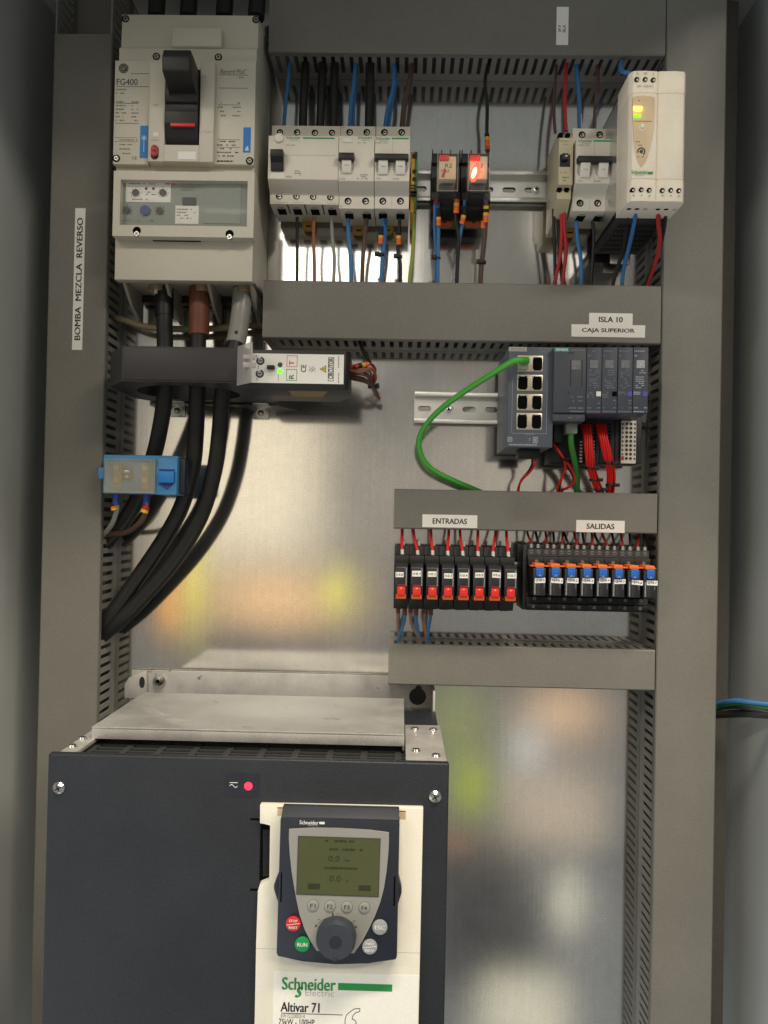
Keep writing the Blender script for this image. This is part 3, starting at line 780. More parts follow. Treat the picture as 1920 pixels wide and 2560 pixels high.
    fx0 = X(593, 910, 151); fx1 = X(632, 910, 170)
    m.prismZ([(fx0, 151.5), (fx0+1.2, 151.5), (fx1, 172), (fx1-1.4, 172.6)], bz0+2, bz1+2.5, 'clear_flap', .2)
    c = px(150, 240); m.box(fx1-9, fx1+1.5, c[1]-2, c[1]+2, 165, 171, 'clear_flap', .3); c = px(130, 330); m.box(fx1-9, fx1+2, c[1]-2.4, c[1]+2.4, 165, 171, 'clear_flap', .3)
    build('clear_flap', m, root)
    for u, v in ((651, 1032), (441, 1026)):
        m = MB(); c = W(u, v, 8); m.box(c[0]-8.5, c[0]+8.5, c[1]-6.5, c[1]+9, .3, 3, 'zinc', .4); m.box(c[0]-8.5, c[0]+8.5, c[1]+9, c[1]+11, .3, 14, 'zinc', .3)
        m.cyl(c, 'd', 5.6, 3, 4.2, 'zinc', 20); m.cyl(c, 'd', 3.8, 4.2, 7, 'dark_chrome', 6, bev=.3); build('mounting_foot', m, root)
toroid()
# looped wire ends at the relay box's right side
def bundle(name, label, cat, strands, group=None, at=None, tie=None):
    root = thing(name, label, cat, P3(*at), group)
    for pts, r, mm in strands:
        m = MB(); m.tube([P3(*p) for p in pts], r, mm, 8); build('strand', m, root)
    for u, v, d, r, w in (tie or ()):
        m = MB(); c = P3(u, v, d); m.cyl((c[0], c[1]), 'z', r, c[2]-w, c[2]+w, 'dark_black', 16, bev=.3); m.box(c[0]+r*.5, c[0]+r*.5+2.6, c[2]-w-.4, c[2]+w+.4, c[1], c[1]+r+1.2, 'dark_black', .3); build('cable_tie', m, root)
    return root
wb = bundle('wire_bundle', 'short loop of red, brown and grey wires at the toroid relay', 'wires',
    [([(874, 918, 120), (895, 912, 118), (925, 910, 105), (938, 925, 90), (928, 958, 78)], 1.5, 'red_wire'),
     ([(874, 926, 122), (900, 930, 124), (930, 922, 112), (939, 945, 92), (930, 962, 76)], 1.6, 'copper_wire'),
     ([(874, 934, 120), (905, 936, 122), (922, 944, 104), (934, 968, 80), (944, 992, 50)], 1.6, 'brown_wire'),
     ([(874, 940, 116), (898, 944, 116), (915, 950, 104), (930, 966, 78), (941, 990, 48)], 1.6, 'brown_wire'),
     ([(874, 922, 116), (900, 923, 116), (918, 920, 108), (928, 935, 96), (922, 952, 84)], 1.5, 'grey_wire'),
     ([(874, 946, 112), (902, 952, 110), (920, 958, 96), (936, 970, 76), (948, 996, 44)], 1.5, 'rust_sleeve'),
     ([(876, 930, 112), (898, 927, 112), (916, 935, 104), (930, 960, 80), (937, 985, 50)], 1.4, 'dark_red')],
    at=(875, 932, 110), tie=[(934, 966, 78, 6, 2)])
m = MB(); a, b = P3(886, 917, 120), P3(922, 910, 113)
for i in range(4):
    p = [a[k]+(b[k]-a[k])*i/4 for k in range(3)]; q = [a[k]+(b[k]-a[k])*(i+.92)/4 for k in range(3)]
    m.tube([p, q], 2.5, ('red', 'dark_black', 'marker_yellow', 'orange')[i], 10, raw=True)
build('wire_marker', m, wb)
m = MB(); m.tube([P3(*p) for p in ((897, 850, 40), (906, 872, 60), (916, 892, 84), (924, 906, 106))], 2.2, 'dark_black', 8)
tag(build('strap', m, None, at=P3(897, 850, 40)), 'black strap from the wide duct down to the relay wires', 'strap')

# ------------------------------------------------------------------ blue clamp over the left cable
def clamp():
    root = thing('current_clamp', 'blue current clamp with a dusty clear cover fixed across the left cable', 'current sensor', P3(360, 1190, 40))
    d = 96; k = lambda u, v, dd=d: W(240+u*.1447, 1120+v*.1447, dd)
    def bx(m, u0, v0, u1, v1, d0, d1, mm, bev=.8):
        a, b, c, e = R(240+u0*.1447, 1120+v0*.1447, 240+u1*.1447, 1120+v1*.1447, d1); m.box(a, b, c, e, d0, d1, mm, bev)
    m = MB(); bx(m, 108, 120, 1420, 800, 62, 84, 'ct_blue', 1.5); bx(m, 1030, 165, 1400, 812, 60, 93, 'ct_blue', 1); bx(m, 1380, 165, 1545, 790, 60, 84, 'keypad_slate', 3); build('housing', m, root)
    m = MB(); bx(m, 1070, 400, 1345, 602, 92, 99, 'blue_print', .8); bx(m, 1085, 360, 1360, 392, 92, 94, 'navy', .2)
    p = [k(1060, 612, 93.5), k(1345, 618, 93.5), k(1225, 720, 93.5)]; m.prismD(p, 92, 93.5, 'navy'); build('lock_tab', m, root)
    m = MB(); bx(m, 28, 330, 150, 540, 70, 86, 'ct_blue', 2); build('side_knob', m, root)
    m = MB()
    bx(m, 285, 240, 440, 690, 83, 87, 'pale_tape', .8); bx(m, 770, 260, 920, 720, 83, 87, 'pale_tape', .8)
    bx(m, 455, 345, 620, 545, 83, 89, 'brown_wire', 1); bx(m, 470, 385, 580, 435, 88, 92, 'chrome', .5); bx(m, 495, 470, 560, 520, 88, 92, 'chrome', .5)
    for u, v in ((355, 340), (355, 560), (845, 350), (845, 560)):
        c = k(u, v, 88); m.cyl(c, 'd', 2.8, 86.8, 89, 'copper', 16)
    build('terminals', m, root)
    m = MB(); bx(m, 140, 190, 1020, 775, 93, 96, 'clear_cover', .8)
    for u0, v0, u1, v1 in ((140, 190, 160, 775), (1000, 190, 1022, 790), (140, 188, 1020, 208), (140, 755, 1020, 780)): bx(m, u0, v0, u1, v1, 84, 97, 'clear_cover', .3)
    build('clear_cover', m, root)
    for u, v in ((345, 870), (870, 870)):
        m = MB(); c = k(u, v, 80); m.cyl((c[0], 80), 'z', 3.4, c[1]-7, c[1]+9, 'navy', 14); build('terminal_sleeve', m, root)
    return root
clamp()
def wire(label, path, r, mat, group='single wires', marks=(), ferr=None, ties=(), name='wire', cat='wire', seg=8):
    pts = [P3(*p) for p in path]
    m = MB(); m.tube(pts, r, mat, seg)
    o = build(name, m, None, at=pts[0]); tag(o, label, cat, group)
    for (a, b, cols, rr) in marks:
        a, b = P3(*a), P3(*b); m = MB(); n = len(cols)
        for i, c in enumerate(cols):
            p = [a[k]+(b[k]-a[k])*i/n for k in range(3)]; q = [a[k]+(b[k]-a[k])*(i+.93)/n for k in range(3)]
            m.tube([p, q], rr, c, 10, raw=True)
        build('wire_marker', m, o)
    if ferr:
        m = MB(); m.tube([P3(*ferr[0]), P3(*ferr[1])], ferr[2], ferr[3], 10, raw=True); build('ferrule', m, o)
    for u, v, d, rr in ties:
        m = MB(); c = P3(u, v, d); m.cyl((c[0], c[1]), 'z', rr, c[2]-1.6, c[2]+1.6, 'dark_black', 14, bev=.3); m.box(c[0]-rr-2.6, c[0]-rr*.3, c[2]-1.9, c[2]+2.2, c[1], c[1]+rr+.9, 'dark_black', .3); build('cable_tie', m, o)
    return o
wire('grey wire from the left sleeve of the blue clamp into the left duct', [(289, 1252, 80), (292, 1272, 78), (280, 1310, 66), (256, 1340, 45), (238, 1352, 36)], 2.6, 'grey_wire', marks=[((284, 1266, 82), (286, 1276, 82), ('orange', 'marker_yellow'), 3.2)])
wire('brown grey wire curving from the right sleeve of the blue clamp to the left duct', [(366, 1254, 80), (364, 1280, 82), (350, 1306, 76), (318, 1330, 60), (280, 1335, 48), (245, 1342, 40)], 3.0, 'brown_wire', marks=[((366, 1266, 83), (360, 1282, 83), ('red', 'marker_yellow'), 3.9)])

# ------------------------------------------------------------------ modular breakers of the top row
def logo(m, u, v, w_px, d, h=2.6):
    c = W(u, v, d); w = w_px*(DIST-d)/F_PX
    m.text('Schneider', c[0], c[1], d, 'green_print', w=w, h=h, bold=.02)
    m.text('Electric', c[0]+w*.08, c[1]-h*.95, d, 'green_print', w=w*.55, h=h*.5)
def modular(label, name, cat, topb, nose, low, under_v, split=(), group=None):
    """topb, nose, low: (u0, v0, u1, v1) boxes of the three steps of the front"""
    dn, dt = 92, 74
    n0, n1, nz0, nz1 = R(*nose, dn); t0, t1, tz0, tz1 = R(*topb, 70); l0, l1, lz0, lz1 = R(*low, dt)
    xa = (n0+t0+l0)/3; xb = (n1+t1+l1)/3
    root = thing(name, label, cat, ((xa+xb)/2, 15, zrt), group)
    m = MB()
    zs = lz1
    m.prismX([(10, lz0+3), (10, tz1), (70, tz1), (70, nz1), (dn, nz1-.4), (dn, nz0), (dt+3, zs), (dt, zs-1.5), (dt, lz0), (40, lz0), (36, lz0+3)], xa, xb, 'offwhite', .5)
    for x in split: m.box(x-.2, x+.2, lz0, nz1, dn-.3, dn+.06, 'cream_side')
    # joint lines under the front edge
    m.box(xa+1, xb-1, nz1-.1, nz1+.3, 70, 70.2, 'cream_side')
    body = build('housing', m, root)
    return root, dict(xa=xa, xb=xb, dn=dn, dt=dt, tz1=tz1, nz0=nz0, nz1=nz1, lz0=lz0, lz1=lz1, body=body)
def holes(root, pts, d, r=3.4):
    for u, v in pts:
        m = MB(); c = W(u, v, d); hole(m, c[0], c[1], d, r); build('screw_terminal', m, root)
def toggle_pair(root, g, u, v, w=62*.3858, h=86*.3858, circ=True):
    d = g['dn']; x0, x1, z0, z1 = R(u-w/2, v-h/2, u+w/2, v+h/2, d); c = W(u, v, d)
    m = MB()
    if circ: m.ring((c[0], c[1]+1), 8.0, 8.7, d-.2, d+.25, 'white_plastic', 28); m.cyl((c[0], c[1]+1), 'd', 8.0, d-.2, d+.08, 'cream_side', 28)
    m.prismX([(d-.2, z0), (d+2.5, z0), (d+8, z1+1), (d-.2, z1+1)], x0, x1, 'white_plastic', .5)
    m.text('I-ON', (x0+x1)/2, (z0+z1)/2, d+5.6, 'ink_soft', w=4.2, h=1.4)
    build('toggle', m, root)
def under_entries(root, g, us, v, mm='cream_side'):
    m = MB()
    for u in us:
        x = X(u, v, 52); m.box(x-4.5, x+4.5, g['lz0']-.12, g['lz0']+2.9, 42.1, 60, 'hole_black'); m.box(x-3, x+3, g['lz0']-.4, g['lz0']-.05, 60, 66, mm)
    build('cable_entries', m, root)
def clip(root, g, u):
    m = MB(); x = X(u, 555, 14)
    m.prismD([(x-7, g['lz0']+6), (x-7, g['lz0']-3), (x-4, g['lz0']-7), (x+4, g['lz0']-7), (x+7, g['lz0']-3), (x+7, g['lz0']+6)], 8, 13, 'yellow_dim', .5)
    m.box(x-3, x+3, g['lz0']-3.5, g['lz0']-1.5, 12.9, 13.2, 'dark_black'); build('rail_clip', m, root)

# four-pole residual current device
rcd, g = modular('widest white modular device, four poles with a black rocker at its left end', 'residual_current_device', 'circuit breaker', (681, 314, 850, 339), (669, 338, 847, 449), (673, 484, 849, 511), 557)
d = g['dn']
m = MB(); logo(m, 734, 344, 37, d); a = W(757, 345, d); b = W(837, 347, d); m.box(a[0], b[0], a[1]-.8, a[1]+.8, d-.05, d+.12, 'green_print')
c = W(727, 363, d); m.text('RCD 40A', c[0], c[1], d, 'ink_soft', w=9, h=1.5); c = W(722, 442, d); m.text('40A', c[0], c[1], d, 'ink_soft', w=6, h=2)
c = W(744, 432, d); m.prints(c[0]-3, c[0]+4, c[1]-4, c[1]+3, 3, d, 'ink_soft', 1); m.box(g['xa']+.5, g['xb']-.5, W(760, 388, d)[1]-.25, W(760, 388, d)[1]+.25, d-.05, d+.06, 'cream_side')
build('front_print', m, g['body'])
m = MB(); x0, x1, z0, z1 = R(678, 380, 710, 429, d); m.prismX([(d-.2, z0), (d+3, z0), (d+3.5, (z0+z1)/2-2), (d+9, (z0+z1)/2+2), (d+10, z1-1), (d+7, z1), (d-.2, z1)], x0, x1, 'black_plastic', .6); m.box(x0-.6, x1+.6, z0-7, z0-.2, d-.2, d+.2, 'white_plastic'); build('rocker', m, rcd)
m = MB(); c = W(698, 346, d); m.cyl(c, 'd', 4.6, d-.3, d+2.2, 'white_plastic', 24, bev=.8); build('test_button', m, rcd)
holes(rcd, ((700, 331), (743, 331), (787, 332), (830, 332)), 70, 3.5); holes(rcd, ((698, 491), (741, 491), (783, 492), (826, 493)), g['dt'], 3.6)
under_entries(rcd, g, (705, 744, 788, 831), 545); clip(rcd, g, 771)
m = MB()
for u in (722, 764, 808): 
    x = X(u, 540, 60); m.box(x-.7, x+.7, g['lz0']-.15, g['lz0']+3, 45, 73, 'dark_black')
for u in (705, 744, 788, 831):
    x = X(u, 518, 74); m.box(x-6, x+6, g['lz0']+1.4, g['lz0']+2.0, 73.9, 74.1, 'cream_side')
build('pole_gaps', m, rcd)
# two-pole residual breaker
rcbo, g = modular('white two-pole residual breaker in the middle, one short black toggle bar', 'residual_breaker', 'circuit breaker', (852, 315, 939, 339), (846, 338, 936, 453), (848, 487, 935, 522), 562)
m = MB(); logo(m, 913, 344, 37, d); c = W(905, 357, d); m.text('iC  40', c[0], c[1], d, 'ink_soft', w=8, h=1.4); c = W(855, 447, d); m.text('C25', c[0], c[1], d, 'ink_soft', w=6, h=1.8); c = W(905, 442, d); m.prints(c[0]-5, c[0]+7, c[1]-3, c[1]+3, 3, d, 'ink_soft', 1)
build('front_print', m, g['body'])
for u, v, dd in ((859, 319, 70), (853, 516, 74)): m = MB(); c = W(u, v, dd); m.text('N', c[0], c[1], dd, 'navy', w=1.8, h=1.8); build('pole_mark', m, g['body'])
m = MB(); x0, x1, z0, z1 = R(846, 381, 886, 399, d+8); m.box(x0, x1, z0, z1, d+1, d+9, 'black_plastic', 1.2); build('toggle_bar', m, rcbo); toggle_pair(rcbo, g, 867, 418)
m = MB(); x0, x1, z0, z1 = R(857, 345, 880, 357, d); m.box(x0, x1, z0, z1, d-.2, d+1, 'white_plastic', .4); build('test_button', m, rcbo)
holes(rcbo, ((874, 331), (917, 331)), 70, 3.7); holes(rcbo, ((870, 503), (914, 503)), g['dt'], 3.8); under_entries(rcbo, g, (873, 917), 555); clip(rcbo, g, 897)
mcbs = []
def mcb(label, topb, nose, low, lu, gu, us, hv, tog, bar, cl):
    r, g = modular(label, 'miniature_breaker', 'circuit breaker', topb, nose, low, 562, group='white two-pole breakers with a long toggle bar')
    xm = (g['xa']+g['xb'])/2
    m = MB(); logo(m, lu, nose[1]+7, 36, d); a = W(gu[0], nose[1]+7, d); b = W(gu[1], nose[1]+8, d); m.box(a[0], b[0], a[1]-.8, a[1]+.8, d-.05, d+.12, 'green_print')
    c = W(lu-4, nose[1]+18, d); m.text('iC60N  C6A', c[0], c[1], d, 'ink_soft', w=12, h=1.5)
    c = W(nose[0]+9, nose[3]-7, d); m.text('C6', c[0], c[1], d, 'ink_soft', w=4, h=1.9); c = W(nose[0]+53, nose[3]-6, d); m.text('6000', c[0], c[1], d, 'ink_soft', w=6.5, h=1.6)
    m.box(xm-.18, xm+.18, g['lz0']+1, g['lz1']-1, g['dt']-.05, g['dt']+.06, 'cream_side'); m.box(xm-.15, xm+.15, g['nz0']+1, g['nz1']-1, d-.05, d+.06, 'cream_side')
    build('front_print', m, g['body'])
    m = MB(); x0, x1, z0, z1 = R(*bar, d+8); m.box(x0, x1, z0, z1, d+1, d+9.5, 'black_plastic', 1.2); build('toggle_bar', m, r)
    for u, v in tog: toggle_pair(r, g, u, v)
    holes(r, [(u, hv[0]) for u in us[:2]], 70, 3.7); holes(r, [(u, hv[1]) for u in us[2:]], g['dt'], 3.8); under_entries(r, g, us[2:], 555); 
    if cl: clip(r, g, cl)
    return r, g
mcb('white two-pole breaker beside the yellow and green earth terminal', (940, 316, 1026, 340), (937, 339, 1024, 453), (936, 487, 1023, 522), 958, (980, 1022), (961, 1004, 957, 1001), (331, 503), ((958, 421), (1001, 421)), (936, 384, 1022, 400), 968)
mcb('white two-pole breaker between the narrow beige breaker and the power supply', (1433, 321, 1521, 345), (1440, 345, 1532, 459), (1430, 486, 1517, 528), 1463, (1484, 1526), (1455, 1499, 1450, 1494), (337, 508), ((1461, 429), (1506, 429)), (1444, 390, 1532, 406), 1426)
# earth terminal
et = thing('earth_terminal', 'slim yellow and green earth terminal block', 'terminal block', P3(1035, 450, 10))
m = MB(); x0, x1, z0, z1 = R(1027, 367, 1043, 526, 62); xm = x0+(x1-x0)*.55
prof = [(10, z0-4), (10, z1+2), (50, z1), (60, z1-8), (62, (z0+z1)/2+20), (62, (z0+z1)/2-14), (56, z0+20), (56, z0), (40, z0-4)]
m.prismX(prof, x0, xm, 'marker_yellow', .4); build('yellow_half', m, et)
m = MB(); m.prismX(prof, xm+.05, x1, 'earth_green', .4); build('green_half', m, et)
m = MB()
for v in (390, 429, 448): c = W(1035, v, 62); m.cyl((c[0]+.5, c[1]), 'd', 2.4, 61.5, 62.4, 'dark_black', 16)
for v in (464, 471, 478, 486): c = W(1035, v, 62); m.box(x0+.3, x1-.3, c[1]-.8, c[1]+.8, 58, 62.5, 'dark_black')
build('screw_wells', m, et)

# ------------------------------------------------------------------ two plug-in relays with clear covers
def plug_relay(label, su0, su1, ru, lit, n):
    k = .1763; uu = lambda a: 1060+a*k; vv = lambda a: 330+a*k
    root = thing('plug_in_relay', label, 'relay', P3((su0+su1)/2, 465, 15), 'clear plug-in relays')
    ds = 72
    x0, x1, z0, z1 = R(su0, 371, su1, 533, ds)
    m = MB()
    za, zb_ = Z(1120, 478, ds), Z(1120, 500, ds)
    m.prismX([(14, z0+2), (14, z1), (60, z1), (60, z1-10), (56, z1-12), (56, za), (ds, za-1), (ds, zb_), (64, zb_-3), (64, z0+6), (52, z0)], x0+.2, x1-.2, 'dark_black', .4)
    for i in range(4): m.box(x0+.4+i*(x1-x0-2)/3, x0+1.4+i*(x1-x0-2)/3, z1, z1+4, 48, 60, 'dark_black', .2)
    for i in range(3): 
        x = x0+5+i*(x1-x0-10)/2; m.cyl((x, zb_+3), 'd', 2.1, ds-.1, ds+.2, 'black_plastic', 14); m.cyl((x, z0+13), 'd', 2.3, 63.9, 64.3, 'chrome' if i < 2 and n == 0 else 'black_plastic', 14)
    build('socket', m, root)
    m = MB(); xm = (x0+x1)/2; m.prismD([(xm-9, z0+3), (xm+9, z0+3), (xm+9, z0-1), (xm+5, z0-3.4), (xm-5, z0-3.4), (xm-9, z0-1)], 34, 46, 'orange_dim', .5); m.box(xm-2, xm+2, z0-2, z0, 45.9, 46.2, 'dark_black'); build('rail_clip', m, root)
    # relay: clear case over a pale coil and contacts
    dc = 108
    a, b, c, e = R(ru[0]+1, 378, ru[1], 476, dc)
    m = MB(); m.box(a+2, b-2, c+(e-c)*.34, e-2.2, 62, dc-6, 'peach', 1); m.box(a+3, b-3, c+3, c+(e-c)*.30, 60, dc-14, 'dark_black', .5)
    m.text('R2', (a+b)/2+1, e-12, dc-5.9, 'print_dark', w=7, h=4); m.prints(a+4, b-4, e-19, e-16, 2, dc-5.9, 'ink_soft', .8)
    build('coil', m, root)
    m = MB(); m.box(a+2.2, a+(b-a)*.56, e-7.2, e-1.6, dc-6, dc-4.4, 'bright_red', .4); build('red_flag', m, root)
    m = MB(); cx, cz = a+(b-a)*.30, c+(e-c)*.50
    if lit:
        t = [(cx+2.6*math.cos(i*.42)*(.75)+1.5*math.sin(i*.42), cz+5.5*math.sin(i*.42)) for i in range(15)]
        m.prismD(t, dc-6.5, dc-4.6, 'led_red_core'); build('red_lamp', m, root)
        m = MB(); t = [(cx+1+5*math.cos(i*.42)*(.8)+2*math.sin(i*.42), cz+9*math.sin(i*.42)) for i in range(15)]
        m.prismD(t, dc-6.5, dc-5.2, 'led_red'); build('lamp_window', m, root)
    else:
        m.prismD([(cx-2, cz-4), (cx+.5, cz-4.5), (cx+3, cz+3), (cx+1, cz+5)], dc-6.5, dc-5.2, 'red'); build('red_lamp', m, root)
    m = MB(); m.box(a, b, c, e, 66, dc-2, 'clear_plastic', .8)
    for p, q, r_, s_ in ((a, b, c, c+.8), (a, a+.7, c+.9, e-.1), (b-.7, b, c+.9, e-.1)): m.box(p, q, r_, s_, dc-2.6, dc-1.8, 'clear_cover')
    build('clear_case', m, root)
    return root
plug_relay('clear plug-in relay with its lamp dark, left of the pair', 1079, 1153, (1092, 1146), False, 0)
plug_relay('clear plug-in relay with its red lamp glowing', 1154, 1227, (1169, 1225), True, 1)

def lamp_glow(name, u, v, d, e, colr):
    l = bpy.data.lights.new(name, 'POINT'); l.energy = e; l.color = colr; l.shadow_soft_size = .003
    o = bpy.data.objects.new(name, l); C.objects.link(o); x, z = W(u, v, d); o.location = (x*.001, -d*.001, z*.001)
lamp_glow('relay_lamp_light', 1190, 425, 106, .008, (1, .08, .04))
lamp_glow('supply_lamp_light', 1590, 268, 176, .0008, (1, .55, .08))

# ------------------------------------------------------------------ narrow electronic breaker
eb = thing('narrow_breaker', 'narrow beige electronic breaker with one black switch', 'circuit breaker', P3(1412, 440, 15))
d = 88; x0, x1, z0, z1 = R(1397, 326, 1432, 512, d)
zc_ = lambda v: Z(1414, v, d)
m = MB(); m.prismX([(12, zc_(535)), (12, zc_(322)), (66, zc_(322)), (78, zc_(326)), (84, zc_(341)), (d, zc_(345)), (d, zc_(462)), (80, zc_(463)), (80, zc_(490)), (66, zc_(508)), (50, zc_(530))], x0, x1, 'cream_eb', .5); ebb = build('housing', m, eb)
m = MB(); c = W(1411, 352, d); m.text('Schneider', c[0], c[1], d, 'green_print', w=10, h=1.6, bold=.02); m.text('GB2', c[0]+1, c[1]-3.8, d, 'ink_soft', w=6, h=1.3)
a = W(1401, 370, d); m.prints(a[0], a[0]+10, a[1]-4, a[1], 2, d, 'cream_side', 1); c = W(1409, 431, d); m.text('In 1A', c[0], c[1], d, 'ink_soft', w=7, h=2); a = W(1399, 440, d); m.prints(a[0], a[0]+11, a[1]-6, a[1], 2, d, 'ink_soft', 1.2)
build('front_print', m, ebb)
m = MB(); a, b, c, e = R(1399, 387, 1425, 417, d); m.box(a, b, c, e, d-.2, d+1, 'dark_black', .3); m.box(a+1.5, b-2.5, c+5, e-.5, d, d+6, 'black_plastic', .8); m.box(a+4.5, a+7, e-4, e-3, d+5.9, d+6.1, 'white_plastic'); build('switch', m, eb)
m = MB()
for u, v, dd in ((1401, 339, 84), (1419, 339, 84), (1398, 475, 80), (1416, 475, 80)): m = MB(); c = W(u, v, dd); m.cyl(c, 'd', 2.7, dd-4, dd+1.2, 'hole_black', 16); build('screw_well', m, eb)

# ------------------------------------------------------------------ power supply
psu = thing('power_supply', 'tall off-white power supply with amber and green lamps and a pointed window', 'power supply', P3(1640, 340, 15))
d = 170
x0 = (X(1578, 175, d)+X(1566, 500, d))/2; x1 = (X(1721, 179, d)+X(1711, 502, d))/2; xr = (X(1650, 175, d)+X(1639, 501, d))/2
zt, zb = Z(1648, 176, d), Z(1640, 502, d)
z1 = Z(1645, 231, d); z2 = Z(1640, 446, d)
m = MB()
def lobes(e): return [(x0-e+1, 122), (x0-e+1, d-7), (x0-e+4, d-1.5), ((x0+xr)/2, d-.9), (xr-1, d-1.5), (xr, d-3.2), (xr+1, d-1.5), ((xr+x1)/2+2, d-.6), (x1+e-2.5, d-1.8), (x1+e, d-6), (x1+e, 122)]
m.prismZ(lobes(0), z2+.15, z1-.15, 'psu_white', .25)
m.prismZ(lobes(.35), z1+.15, zt, 'psu_white', .3); m.prismZ(lobes(.35), zb, z2-.15, 'psu_white', .3)
front_case = build('front_case', m, psu)
m = MB(); m.box(x0+3, x1-4, zb-3, zt+1, 16, 121.9, 'dark_case')
for i in range(11):
    for j in range(6):
        x = x0+7+i*(x1-x0-16)/10; q = 28+j*15; m.prismZ([(x-1.2, q), (x+.4, q), (x+2.6, q+10), (x+1, q+10)], zb-3.15, zb-2.8, 'hole_black')
build('vented_case', m, psu)
m = MB(); m.box(x0+.5, x0+1.6, zb+6, zt-6, 14, 121.8, 'zinc'); m.box(x0+20, x0+42, zb-14, zb-3.2, 16, 18, 'zinc', .3); build('side_plate', m, psu)
d0 = d-.6
k = lambda u, v: W(1530+u*.2079, 160+v*.2079, d0)
pts = [(250, 405), (300, 388), (380, 383), (460, 390), (512, 405), (513, 520), (503, 720), (478, 900), (445, 1040), (400, 1170), (350, 1240), (310, 1170), (280, 1050), (262, 900), (250, 700), (246, 520)]
m = MB(); m.prismD([k(*p) for p in pts], d0-2, d0+.5, 'peach', .2)
c = k(300, 690); m.box(c[0]-3, c[0]+14, c[1]-.3, c[1]+.3, d0+.4, d0+.65, 'ink_soft'); c = k(365, 750); m.box(c[0]-1.6, c[0]+1.6, c[1]-1.8, c[1]+1.8, d0+.3, d0+1.4, 'white_plastic', .3); m.ring((c[0], c[1]-1), 2.4, 3.3, d0+.3, d0+.7, 'offwhite', 18)
c = k(350, 1055); m.ring(c, 2.6, 3.9, d0+.4, d0+.65, 'print_dark', 24, -60, 200); m.cyl(c, 'd', 1.7, d0+.4, d0+.9, 'print_dark', 14)
for u, v, w in ((310, 938, 4), (400, 938, 3), (330, 980, 6), (365, 1120, 9), (390, 540, 3), (385, 628, 4), (360, 445, 7)): c = k(u, v); m.prints(c[0]-w/2, c[0]+w/2, c[1]-.8, c[1]+.8, 1, d0+.5, 'ink_soft', .9, rag=.05)
win = build('pointed_window', m, psu)
m = MB(); c = k(308, 540); m.box(c[0]-4, c[0]+4, c[1]-2, c[1]+2, d0+.3, d0+1.6, 'led_amber', .7); build('amber_lamp', m, win)
m = MB(); c = k(303, 632); m.box(c[0]-3.4, c[0]+3.4, c[1]-1.7, c[1]+1.7, d0+.3, d0+1.4, 'led_lime', .6); build('green_lamp', m, win)
m = MB(); c = k(330, 1302); m.text('Schneider', c[0], c[1], d0, 'green_print', w=15.5, h=3, bold=.03, th=.7); m.text('Electric', c[0], c[1]-2.6, d0, 'green_print', w=8, h=1.4, th=.7); c = k(460, 1310); m.box(c[0]-2, c[0]+2.2, c[1]-.9, c[1]+.9, d0-1, d0+.7, 'green_print')
build('brand_print', m, front_case); m = MB()
for s_, u, v in (('G', 305, 112), ('N', 402, 115), ('L', 500, 120), ('+', 255, 1583), ('-', 355, 1580), ('+', 450, 1588), ('+', 607, 1585), ('-', 708, 1585), ('+', 803, 1590)):
    c = k(u, v); m.text(s_, c[0], c[1], d0, 'ink_soft', h=2.4 if s_ not in '-' else .6, th=.7)
build('terminal_marks', m, front_case); m = MB()
c = k(400, 268); m.text('100 - 240VAC', c[0], c[1], d0, 'ink_soft', w=15, h=2, th=.7)
build('lettering', m, front_case)
m = MB()
for u, v in ((297, 187), (398, 187), (495, 192), (248, 1515), (350, 1513), (446, 1518), (603, 1522), (705, 1520), (803, 1524)):
    c = k(u, v); m.cyl(c, 'd', 2.15, d0-3, d0+.75, 'hole_black', 18); m.cyl((c[0]+.4, c[1]-.5), 'd', 1.1, d0+.7, d0+.85, 'dark_screw', 12)
for u in (205, 302, 400, 553, 652, 755):
    c = W(1530+u*.2079, 160+1675*.2079, 148); m.cyl((c[0], 148), 'z', 2.3, zb-.15, zb+2, 'cream_side' if u in (400, 755) else 'hole_black', 16)
build('screw_holes', m, front_case)


# ------------------------------------------------------------------ wires of the top row
UP = -30
def upw(label, path, r, mat, **k): return wire(label, path, r, mat, 'wires rising into the top duct', **k)
upw('thin blue wire rising from the left pole of the widest device', [(709, 325, 48), (713, 270, 46), (717, 230, 42), (722, 185, 38), (724, 150, 34)], 2.1, 'blue_wire')
for (a, b, c), nm in zip(((757, 759, 764), (800, 803, 807), (834, 835, 837)), ('left', 'middle', 'right')):
    upw(f'thick black wire rising from the widest device, {nm} of its three', [(a, 325, 48), (b, 250, 46), ((b+c)/2, 205, 40), (c, 150, 34)], 4.6, 'cable_black', seg=12)
upw('left of the two blue wires rising from the middle residual breaker', [(874, 322, 48), (878, 260, 46), (885, 210, 42), (889, 150, 34)], 2.2, 'blue_wire')
upw('right of the two blue wires rising from the middle residual breaker', [(882, 322, 46), (884, 260, 42), (888, 210, 38), (892, 150, 32)], 2.2, 'blue_wire')
upw('thick black wire rising from the right pole of the middle residual breaker', [(922, 325, 48), (924, 250, 46), (925, 205, 42), (925, 150, 34)], 4.8, 'cable_black', seg=12)
upw('left blue wire rising from the breaker beside the earth terminal', [(962, 322, 48), (970, 270, 46), (984, 215, 42), (985, 150, 34)], 2.3, 'blue_wire')
upw('right blue wire rising from the breaker beside the earth terminal', [(970, 322, 45), (977, 270, 42), (988, 210, 38), (984, 150, 30)], 2.3, 'blue_wire')
upw('dark brown wire rising from the breaker beside the earth terminal', [(1005, 322, 48), (1011, 262, 46), (1022, 215, 42), (1031, 150, 34)], 2.9, 'brown_wire')
